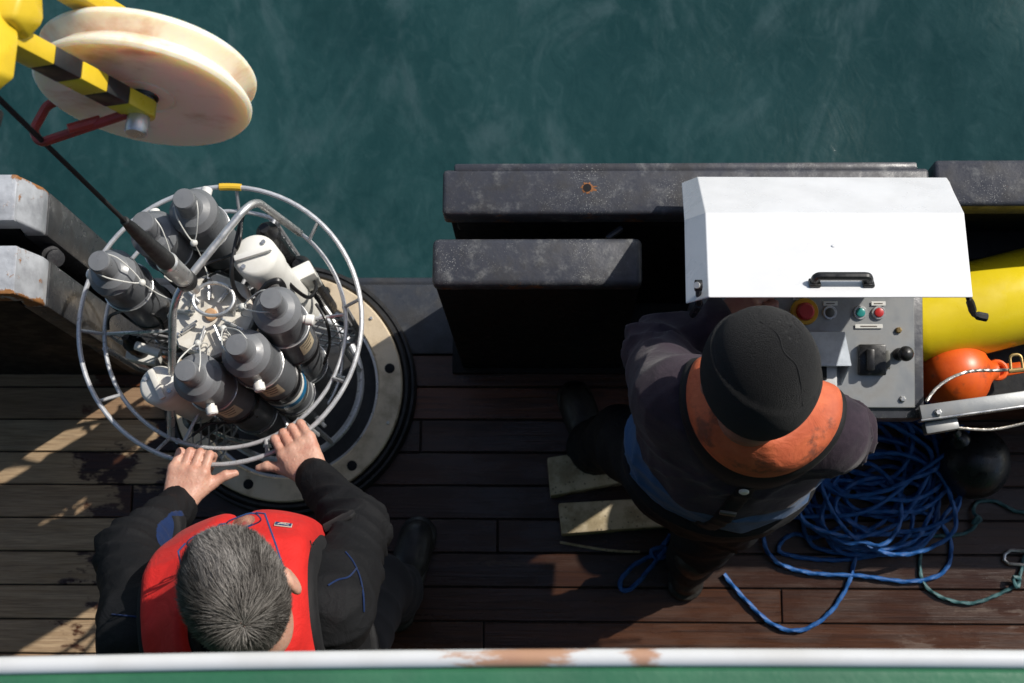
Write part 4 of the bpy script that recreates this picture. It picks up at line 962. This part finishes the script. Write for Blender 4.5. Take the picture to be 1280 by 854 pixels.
# ------------------------------------------------------------------ man at the sampler
def left_man():
    sL, sR = Vector((-.752, .005, 1.40)), Vector((-.395, .045, 1.40))
    eL, eR = Vector((-.862, .170, 1.12)), Vector((-.400, .215, 1.12))
    root = empty('person', (-.55, 0, 0), 'grey-haired person in black jacket and red lifejacket gripping the water sampler', 'person')
    # where the hands close on the outer ring
    def ringpt(deg): t = math.radians(deg); return Vector((AX.x+RO*math.cos(t), AX.y+RO*math.sin(t), ZR)), Vector((math.cos(t), math.sin(t), 0))
    def nearest(px, py):
        p = P(px, py, ZR); return math.degrees(math.atan2(p.y-AX.y, p.x-AX.x))
    hl, ol = ringpt(nearest(245, 574)); hr, orr = ringpt(nearest(366, 548))
    up = Vector((0, 0, 1))
    tl = Vector((-ol.y, ol.x, 0)); tr = Vector((orr.y, -orr.x, 0))
    oL = (ol+Vector((-.25, -.1, .12))).normalized(); oR = (orr+Vector((.05, -.2, .12))).normalized()
    oL = (oL-tl*oL.dot(tl)*.5).normalized(); oR = (oR-tr*oR.dot(tr)*.5).normalized()
    wL, SL = hand_pts(hl, tl, oL, (up-oL*up.dot(oL)).normalized()); wR, SR = hand_pts(hr, tr, oR, (up-oR*up.dot(oR)).normalized())
    wLv, wRv = Vector(wL.tolist()), Vector(wR.tolist())
    C = P(298, 742, 1.715); R = head_frame((-.38, .93), math.radians(24), math.radians(-3)); Rn = np.array(R)
    neck = Vector((-.555, .005, 1.43)); nk2 = C+R @ Vector((0, -.035, -.07))
    hip = Vector((-.555, -.05, .93)); chest = Vector((-.57, .035, 1.25)); Rt = np.array(Matrix.Rotation(math.radians(8), 3, 'Z'))
    kR, aR = Vector((-.435, .12, .50)), Vector((-.425, .125, .09)); kL, aL = Vector((-.665, .10, .50)), Vector((-.70, .02, .09))
    hR, hL = Vector((-.46, -.03, .90)), Vector((-.65, -.03, .90))
    def torso(p):
        d = smin(ell(p, chest, A(.165, .105, .24), Rt), ell(p, hip+Vector((0, 0, .06)), A(.16, .115, .20), Rt), .08)
        return smin(d, cap(p, sL.lerp(sR, .12), sL.lerp(sR, .88), .062, .062), .07)
    def body(p):
        d = smin(torso(p), cap(p, neck, nk2, .062, .055), .04)
        d = smin(d, chain(p, [(sL, eL, .052, .042), (eL, wLv, .042, .030)]), .03); d = smin(d, chain(p, [(sR, eR, .052, .042), (eR, wRv, .042, .030)]), .03)
        d = smin(d, chain(p, [(hR, kR, .082, .055), (kR, aR, .052, .038)]), .04); return smin(d, chain(p, [(hL, kL, .082, .055), (kL, aL, .052, .038)]), .04)
    hf = lambda p: smin(head_field(p, C, Rn), cap(p, neck, nk2, .060, .054), .03)
    Cn = np.array(C)
    fl, fr = eL.lerp(wLv, .55), eR.lerp(wRv, .55)
    hLf = lambda p: hand_field(p, SL, wL, np.array(fl, np.float32)); hRf = lambda p: hand_field(p, SR, wR, np.array(fr, np.float32))
    def bb(S, wr): q = np.array([x for s in S for x in (s[1], s[2])]+[wr]); return q.min(0)-.03, q.max(0)+.03
    l1, h1 = bb(SL, np.array(fl)); l2, h2 = bb(SR, np.array(fr))
    sdf_obj('body', 'skin', root, [(body, (-1.0, -.25, .02), (-.22, .36, 1.50), .014), (hf, Cn-A(.16, .17, .22), Cn+A(.16, .17, .15), .0045), (hLf, l1, h1, .0028), (hRf, l2, h2, .0028)])
    # ---- clothes
    cuffL = wLv-(eL-wLv).normalized()*.010; cuffR = wRv-(eR-wRv).normalized()*.010
    def jt(p):
        d = smin(ell(p, chest, A(.190, .155, .25), Rt), ell(p, hip+Vector((0, 0, .10)), A(.185, .145, .22), Rt), .09)
        d = smin(d, cap(p, sL.lerp(sR, .07), sL.lerp(sR, .93), .072, .072), .07)
        return smin(d, cap(p, neck-Vector((0, 0, .05)), neck+Vector((.005, .01, .065)), .080, .074), .04)
    def jk(p):
        d = jt(p)
        d = smin(d, chain(p, [(sL, eL, .073, .062), (eL, cuffL, .060, .043)]), .035); return smin(d, chain(p, [(sR, eR, .073, .062), (eR, cuffR, .060, .043)]), .035)
    elb = [np.array(v, np.float32) for v in (eL, eR)]; ua = [np.array((e-s).normalized(), np.float32) for e, s in ((eL, sL), (eR, sR))]
    def jacket(p):
        d = jk(p)-.017*folds(p, 17)-.010*folds(p*A(1, 1, 1.6), 31, 4)+.006
        for e, a, ph in zip(elb, ua, (.4, 1.9)):
            q = p-e; w_ = np.exp(-(q*q).sum(1)/.022); d = d-.014*w_*((1-np.abs(np.sin((q @ a)*48+ph+2.0*np.sin(q[:, 0]*17+q[:, 1]*13))))**1.5-.25)
        d = smax(d, -cap(p, neck+Vector((0, .02, .02)), neck+Vector((0, .05, .2)), .058, .07), .012)
        for w_, e_, t_ in ((cuffL, eL, .0), (cuffR, eR, .0)):
            a_ = (w_-e_).normalized(); pl = (p-np.array(w_, np.float32)) @ np.array(a_, np.float32); near = np.linalg.norm(p-np.array(w_, np.float32), axis=1)-.09
            d = np.where(near < 0, smax(d, pl-t_, .008), d)
        return smax(d, .83-p[:, 2], .01)
    J = sdf_obj('jacket', 'jacket_black', root, [(jacket, (-1.01, -.26, .80), (-.22, .46, 1.56), .0062)], 1)
    # red lifejacket: a pad that follows the chest, shoulders and nape
    vc = A(-.572, .03, 0)
    def horseshoe(p, half, hole):
        q = (p-vc) @ Rt.astype(np.float32); side = np.abs(q[:, 0])-half*np.clip(1.0-(1.22-p[:, 2])*.12, .8, 1.02)
        nq = p-np.array(neck, np.float32); hr_ = hole-np.hypot(nq[:, 0]-.008, (nq[:, 1]-.012)*.85)
        gap = .016-np.abs(q[:, 0])
        front = np.where(q[:, 1] > .03, gap, -1)
        return smax(smax(smax(side, hr_, .02), 1.0-p[:, 2], .02), front, .015)
    pad = lambda p: smax(jt(p)-.050-.016*folds(p, 16, 5), horseshoe(p, .144, .074), .026)
    edge = lambda p: smax(jt(p)-.030, horseshoe(p, .155, .064), .010)
    lv = sdf_obj('lifejacket', 'vest_red', root, [(pad, (-.80, -.20, .98), (-.36, .33, 1.60), .0062)], 2)
    sdf_obj('lifejacket_binding', 'webbing', lv, [(edge, (-.80, -.20, .98), (-.36, .30, 1.60), .007)], 1)
    belt = lambda p: smax(jk(p)-.014, np.abs(p[:, 2]-1.03)-.02, .006)
    sdf_obj('waist_belt', 'webbing', root, [(belt, (-.82, -.25, .99), (-.30, .25, 1.07), .008)], 1)
    tb = trace(jacket, 424, 650); tn_ = grad(jk, tb); Rtb = frame(tn_, (.8, .55, 0)); tbm = MB()
    tbm.hull([tb+Rtb @ Vector((x*.034, y*.017, z_)) for (x, y) in ((-1, -1), (.7, -1), (1, -.5), (1, .5), (.7, 1), (-1, 1)) for z_ in (-.004, .003)], .0015); tbm.build('sleeve_tab', 'webbing', J)
    for (c_, r_) in ((trace(jk, 214, 676), .045), (trace(jk, 222, 655), .030)):
        pt = lambda p: smax(jacket(p)-.0025, np.linalg.norm((p-np.array(c_, np.float32))*A(1.5, .8, .55), axis=1)-r_, .003)
        sdf_obj('blue_panel', 'jacket_blue', J, [(pt, np.array(c_)-.09, np.array(c_)+.09, .005)], 1)
    for path in (((432, 690), (442, 703), (450, 722), (454, 742), (455, 765)), ((410, 732), (422, 725), (436, 721), (446, 710)), ((140, 768), (160, 770), (182, 772))):
        pts = [q for q in (trace(jacket, x, y, .001) for x, y in path) if q.z > 1.2]
        if len(pts) < 2: continue
        MB().tube(spline(pts, 6), .0018, 6).build('piping', 'jacket_blue', J)
    # emblem patch and faint lettering strokes on the lifejacket
    pc_ = trace(pad, 354, 657); pn_ = grad(pad, pc_); Rp = frame(pn_, (1, .2, 0))
    b_ = MB().box(pc_+pn_*.0015, (.032, .018, .002), Rp, bev=.0008).build('emblem_patch', 'patch_edge', lv)
    MB().box(pc_+pn_*.0027, (.029, .015, .001), Rp).build('emblem_field', 'patch', b_)
    em = MB()
    for pth in (((-.010, -.005), (-.004, .005), (.004, .004), (.003, -.001), (-.005, -.001)), ((-.001, -.001), (.010, -.005)), ((.002, .005), (.011, .004))):
        em.tube([pc_+pn_*.0034+Rp @ Vector((x, y, 0)) for x, y in pth], .0009, 5)
    em.build('emblem_mark', 'patch_edge', b_)
    lt_ = MB()
    for (a, b) in (((388, 676), (389, 690)), ((391, 678), (392, 684)), ((388, 694), (394, 703)), ((391, 706), (393, 710))):
        p0, p1 = trace(pad, *a, .001), trace(pad, *b, .001); lt_.tube([p0, p0.lerp(p1, .5)+Vector((.002, 0, .001)), p1], .0011, 5)
    lt_.build('faded_lettering', 'webbing', lv)
    # trousers and boots
    def tr_(p):
        d = chain(p, [(hR, kR, .098, .074), (kR, aR+Vector((0, 0, .05)), .072, .062)]); d2 = chain(p, [(hL, kL, .098, .074), (kL, aL+Vector((0, 0, .05)), .072, .062)])
        d = smin(smin(d, d2, .03), ell(p, hip, A(.165, .13, .15), Rt), .05)-.020*folds(p*A(1, 1, 1.3), 18); return smax(d, .10-p[:, 2], .01)
    sdf_obj('trousers', 'trousers', root, [(tr_, (-.84, -.24, .06), (-.28, .26, 1.05), .010)], 2)
    for an, yw in ((aR, .25), (aL, -.15)): sdf_obj('boot', 'boot', root, [(lambda p: boot_field(p, an, yw), (an.x-.12, an.y-.13, 0), (an.x+.14, an.y+.24, .28), .0065)], 1)
    # ---- hair: a scalp shell under several thousand short strands
    m = MB(); tone = []; r2 = np.random.default_rng(4); N = 19000
    def hairline(q): return q[2] > (-.055 if q[1] < -.03 else -.045+1.05*(q[1]+.03)) if abs(q[0]) > .045 or q[1] < 0 else q[2] > .052
    crown = np.array((.012, -.088, .058)); k = 0; vs = []; fs = []
    while k < N:
        v = r2.normal(size=3); v /= np.linalg.norm(v); q = v*np.array((.0775, .099, .096))+np.array((0, -.004, .015))
        if not hairline(q): continue
        nrm = v/np.array((.0775, .099, .096)); nrm /= np.linalg.norm(nrm)
        fl_ = q-crown; fl_ = fl_-nrm*(fl_ @ nrm); ln = np.linalg.norm(fl_); fl_ = fl_/max(ln, 1e-4); sw = np.cross(nrm, fl_); fl_ = fl_+sw*(.55*math.exp(-ln/.03)+.30*math.sin(q[0]*55+q[1]*38)+.22*math.sin(q[1]*95-q[0]*40+1.3))+r2.normal(size=3)*(.16+.25*math.exp(-ln/.02)); fl_ -= nrm*(fl_ @ nrm); fl_ /= np.linalg.norm(fl_)
        L_ = .016+.011*r2.random()+(.008 if q[2] > .04 else 0); lift = .22+.40*r2.random()**2; wd_ = np.cross(nrm, fl_)*(.00030+.00028*r2.random())
        clump = .5+.5*math.sin(q[0]*210+2.5*math.sin(q[1]*45))*math.sin(q[1]*60+q[2]*50+1.7*math.sin(q[0]*90))
        g = np.clip(.035+.24*clump*clump+.16*r2.normal()+.55*math.exp(-((q[0]-.012)/.03)**2)*(q[2] > .05)*r2.random()+.12*(abs(q[0]) > .06), .02, 1); b0 = len(m.v)
        for s_, wq in ((0, 1), (.5, .9), (1, .12)):
            c_ = q+fl_*L_*s_+nrm*(.002+L_*lift*(s_-.55*s_*s_))
            for sg in (-1, 1): m.v.append(tuple(C+R @ Vector((c_+wd_*wq*sg).tolist()))); tone.append(g*(.75+.4*s_))
        m.f += [(b0, b0+1, b0+3, b0+2), (b0+2, b0+3, b0+5, b0+4)]; m.mi += [0, 0]; k += 1
    def scalp(p):
        q = ((p-np.array(C, np.float32)) @ Rn.astype(np.float32)).astype(np.float32); d = ell(q, A(0, -.004, .015), A(.0785, .1000, .0970))
        return smax(smax(d, .0-q[:, 2]-.052+1.0*np.maximum(q[:, 1]+.02, 0), .004), -d-.006, .002)
    sc_ = sdf_obj('hair', 'scalp', root, [(scalp, Cn-A(.13, .13, .13), Cn+A(.13, .13, .13), .0048)], 1)
    ho = m.build('hair_strands', 'hair', sc_, smooth=False); ho['kind'] = 'stuff'
    ca = ho.data.color_attributes.new('tone', 'FLOAT_COLOR', 'POINT'); ca.data.foreach_set('color', [x for t in tone for x in (min(t, 1),)*3+(1,)])
    # ---- spectacles and eyes
    hl_ = lambda x, y, z: C+R @ Vector((x, y, z))
    sp = MB()
    for s in (-1, 1):
        sp.tube([hl_(s*.036+.027*math.copysign(abs(math.cos(t))**.6, math.cos(t)), .130-.006*abs(s*.036+.027*math.cos(t))/.06, -.008+.019*math.copysign(abs(math.sin(t))**.6, math.sin(t))) for t in np.linspace(0, 2*PI, 28, endpoint=False)], .0014, 6, True)
        sp.tube([hl_(s*.063, .124, .006), hl_(s*.077, .114, .008), hl_(s*.080, .05, .004), hl_(s*.081, .0, .003), hl_(s*.080, -.018, -.012)], .0016, 6)
    sp.tube([hl_(-.010, .131, .0), hl_(0, .133, .003), hl_(.010, .131, .0)], .0017, 6); sp = sp.build('spectacles', 'specs_blue', root)
    for s in (-1, 1):
        MB().lathe([(0, .001), (.018, .0), (.019, -.0008), (0, -.0002)], 20, hl_(s*.036, .1275, -.008), frame(R @ Vector((0, 1, 0)))).build('lens', 'lens', sp)
        MB().sphere(hl_(s*.032, .083, -.006), .012, 12).build('eye', 'white_bead', root)
left_man()

# ------------------------------------------------------------------ man at the console
def right_man():
    sL, sR = Vector((.212, .435, 1.40)), Vector((.505, .370, 1.40)); eL, eR = Vector((.205, .585, 1.12)), Vector((.572, .415, 1.12))
    root = empty('person', (.33, .36, 0), 'person in plum fleece with orange collar and black hat standing at the console', 'person')
    hl = P(950, 384, 1.085); hr = P(982, 470, 1.10)
    up = Vector((0, 0, 1)); oL = Vector((-.86, -.42, .10)).normalized(); tL = Vector((.42, -.86, 0)).normalized(); tL = (tL-oL*tL.dot(oL)).normalized(); zL = oL.cross(tL); zL = zL if zL.z > 0 else -zL
    oR = Vector((.45, -.85, .15)).normalized(); tR = Vector((-.85, -.45, 0)); tR = (tR-oR*tR.dot(oR)).normalized(); zR = oR.cross(tR); zR = zR if zR.z > 0 else -zR
    wL, SL = hand_pts(hl, tL, oL, zL); wR, SR = hand_pts(hr, tR, oR, zR); wLv, wRv = Vector(wL.tolist()), Vector(wR.tolist())
    C = P(949, 463, 1.675); R = head_frame((-.16, .99), math.radians(20), math.radians(16)); Rn = np.array(R); Cn = np.array(C)
    neck = Vector((.355, .405, 1.42)); nk2 = C+R @ Vector((0, -.04, -.07))
    yaw = math.radians(-12); Rt = np.array(Matrix.Rotation(yaw, 3, 'Z')); chest = Vector((.345, .395, 1.25)); hip = Vector((.335, .345, .93))
    hL, hR = Vector((.255, .365, .88)), Vector((.425, .33, .88)); kL, aL = Vector((.165, .49, .48)), Vector((.110, .515, .09)); kR, aR = Vector((.420, .315, .48)), Vector((.365, .215, .09))
    def body(p):
        d = smin(ell(p, chest, A(.145, .09, .22), Rt), ell(p, hip+Vector((0, 0, .03)), A(.135, .095, .16), Rt), .06); d = smin(d, cap(p, sL.lerp(sR, .1), sL.lerp(sR, .9), .060, .060), .07)
        d = smin(d, cap(p, neck, nk2, .062, .056), .04)
        d = smin(d, chain(p, [(sL, eL, .050, .042), (eL, wLv, .042, .030)]), .03); d = smin(d, chain(p, [(sR, eR, .050, .042), (eR, wRv, .042, .030)]), .03)
        d = smin(d, chain(p, [(hL, kL, .082, .055), (kL, aL, .052, .038)]), .04); return smin(d, chain(p, [(hR, kR, .082, .055), (kR, aR, .052, .038)]), .04)
    hf = lambda p: smin(head_field(p, C, Rn), cap(p, neck, nk2, .062, .056), .03)
    fl, fr = eL.lerp(wLv, .6), eR.lerp(wRv, .6)
    def bb(S, wr): q = np.array([x for s in S for x in (s[1], s[2])]+[wr]); return q.min(0)-.03, q.max(0)+.03
    l1, h1 = bb(SL, np.array(fl)); l2, h2 = bb(SR, np.array(fr))
    sdf_obj('body', 'skin_shade', root, [(body, (.02, .10, .02), (.70, .75, 1.50), .014), (hf, Cn-A(.16, .17, .22), Cn+A(.16, .17, .15), .0045), (lambda p: hand_field(p, SL, wL, np.array(fl, np.float32)), l1, h1, .003), (lambda p: hand_field(p, SR, wR, np.array(fr, np.float32)), l2, h2, .003)])
    cuffL = wLv-(eL-wLv).normalized()*.022; cuffR = wRv+(eR-wRv).normalized()*.01
    def jk(p):
        d = smin(ell(p, chest, A(.185, .130, .25), Rt), ell(p, hip+Vector((-.005, .01, .18)), A(.178, .128, .20), Rt), .09)
        d = smin(d, cap(p, sL.lerp(sR, .06), sL.lerp(sR, .94), .070, .070), .07); d = smin(d, cap(p, neck-Vector((0, 0, .05)), neck+Vector((0, .005, .05)), .082, .072), .05)
        d = smin(d, chain(p, [(sL, eL, .068, .060), (eL, cuffL, .058, .044)]), .04); return smin(d, chain(p, [(sR, eR, .068, .060), (eR, cuffR, .058, .044)]), .04)
    elb = [np.array(v, np.float32) for v in (eL, eR)]; ua = [np.array((e-s).normalized(), np.float32) for e, s in ((eL, sL), (eR, sR))]
    def jacket(p):
        d = jk(p)-.017*folds(p, 16)-.011*folds(p*A(1, 1, 1.6), 29, 4)+.005
        for e, a, ph in zip(elb, ua, (0, 1.3)):
            q = p-e; w_ = np.exp(-(q*q).sum(1)/.026); d = d-.020*w_*((1-np.abs(np.sin((q @ a)*34+ph+2.2*np.sin(q[:, 0]*19+q[:, 1]*14))))**1.5-.25)
        d = smax(d, -cap(p, neck+Vector((0, .01, .0)), neck+Vector((0, .04, .2)), .060, .07), .012)
        for w_, e_ in ((cuffL, eL), (cuffR, eR)):
            a_ = (w_-e_).normalized(); pl = (p-np.array(w_, np.float32)) @ np.array(a_, np.float32); near = np.linalg.norm(p-np.array(w_, np.float32), axis=1)-.09
            d = np.where(near < 0, smax(d, pl, .008), d)
        hem = 1.035-p[:, 2]; return smax(d, hem, .02)
    J = sdf_obj('fleece', 'fleece', root, [(jacket, (.03, .14, 1.0), (.74, .78, 1.54), .0060)], 1)
    cc_ = A(.369, .424, 0)
    def region(p, Ro, hole):
        q = p-cc_; r = np.hypot(q[:, 0], q[:, 1]); out = r-Ro; q2 = q @ Rt.astype(np.float32); front = 0
        gap = np.where(q2[:, 1] > .04, .02-np.abs(q2[:, 0]), -1.)
        n_2 = p-np.array(neck, np.float32); hr_ = hole-np.hypot(n_2[:, 0], n_2[:, 1]-.01); return smax(smax(smax(smax(out, q2[:, 1]-.055, .02), hr_, .015), gap, .01), 1.12-p[:, 2], .01)
    pad = lambda p: smax(jk(p)-.036-.016*folds(p, 19, 5), region(p, .139, .070), .018); edge = lambda p: smax(jk(p)-.020, region(p, .150, .062), .010)
    lv = sdf_obj('lifejacket', 'orange_cloth', root, [(pad, (.16, .22, 1.10), (.56, .66, 1.57), .0060)], 2)
    sdf_obj('lifejacket_binding', 'webbing', lv, [(edge, (.16, .22, 1.10), (.56, .66, 1.57), .0065)], 1)
    bp = trace(jacket, 940, 602); bq = trace(jacket, 906, 645); bn0 = grad(jk, bp.lerp(bq, .5)); sn = np.array((bq-bp).cross(bn0).normalized(), np.float32)
    def strap(p):
        q = (p-A(.350, .395, 0)) @ Rt.astype(np.float32); sl_ = np.abs((p-np.array(bp, np.float32)) @ sn)-.019; return smax(smax(jacket(p)-.006, sl_, .004), smax(q[:, 1], 1.02-p[:, 2], .01), .004)
    sb = sdf_obj('harness_strap', 'webbing', root, [(strap, (.22, .18, 1.0), (.46, .42, 1.46), .0055)], 1)
    s2 = lambda p: smax(jk(p)-.020, np.abs(p[:, 2]-1.06-.06*(p[:, 0]-.33))-.020, .006)
    sdf_obj('waist_belt', 'webbing', root, [(s2, (.10, .14, 1.0), (.58, .60, 1.12), .0075)], 1)
    bp = trace(strap, 930, 614, .001); bn = grad(jk, bp); MB().lathe([(.0095, 0), (.0095, .003), (.007, .005), (0, .005)], 20, bp, frame(bn)).build('white_stud', 'white_bead', sb)
    bq = trace(strap, 910, 640, .001); bn = grad(jk, bq); MB().box(bq+bn*.003, (.032, .014, .006), frame(bn, (1, -.2, 0)), bev=.002).build('buckle', 'btn_grey', sb)
    def tr_(p):
        d = chain(p, [(hR, kR, .098, .076), (kR, aR+Vector((0, 0, .03)), .074, .066)]); d2 = chain(p, [(hL, kL, .098, .076), (kL, aL+Vector((0, 0, .03)), .074, .066)])
        d = smin(smin(d, d2, .03), ell(p, hip+Vector((0, 0, .02)), A(.165, .132, .19), Rt), .05)-.022*folds(p*A(1, 1, 1.3), 18); return smax(d, .07-p[:, 2], .01)
    sdf_obj('trousers', 'trousers2', root, [(tr_, (-.02, .08, .04), (.62, .68, 1.15), .010)], 2)
    for an, yw in ((aR, .15), (aL, -.35)): sdf_obj('boot', 'boot', root, [(lambda p: boot_field(p, an, yw), (an.x-.17, an.y-.13, 0), (an.x+.14, an.y+.24, .28), .0065)], 1)
    # hat: a soft shell with a turned-up band
    Rh = R
    def hat(p):
        q = ((p-np.array(C, np.float32)) @ Rn.astype(np.float32)).astype(np.float32)
        sd = np.abs(np.sin(np.arctan2(q[:, 0], q[:, 1]+.01)*1.5+.9)); top = np.clip((q[:, 2]-.02)/.08, 0, 1)
        d = ell(q, A(0, -.006, .012), A(.0915, .1065, .104))-.0030*folds(p, 24, 4)
        tilt = q[:, 2]-.034+.10*(q[:, 1]-.02)
        cuff = smax(ell(q, A(0, -.006, .005), A(.0975, .1125, .122)), tilt, .003)
        d = smin(d, cuff, .004); d = smax(d, -.040+.16*q[:, 1]-q[:, 2]-.002, .006)
        return smax(d, -ell(q, A(0, -.006, .010), A(.082, .101, .100)), .003)
    ht = sdf_obj('hat', 'knit', root, [(hat, Cn-A(.15, .16, .15), Cn+A(.15, .16, .16), .0042)], 1)
    for pth in (((950, 402), (972, 418), (980, 440), (995, 456), (1001, 480), (1003, 508)),):
        MB().tube(spline([trace(hat, x, y, .0002) for x, y in pth], 6), .0008, 6).build('hat_seam', 'webbing', ht)
    for s in (-1, 1): MB().sphere(C+R @ Vector((s*.032, .083, -.006)), .012, 12).build('eye', 'white_bead', root)
right_man()
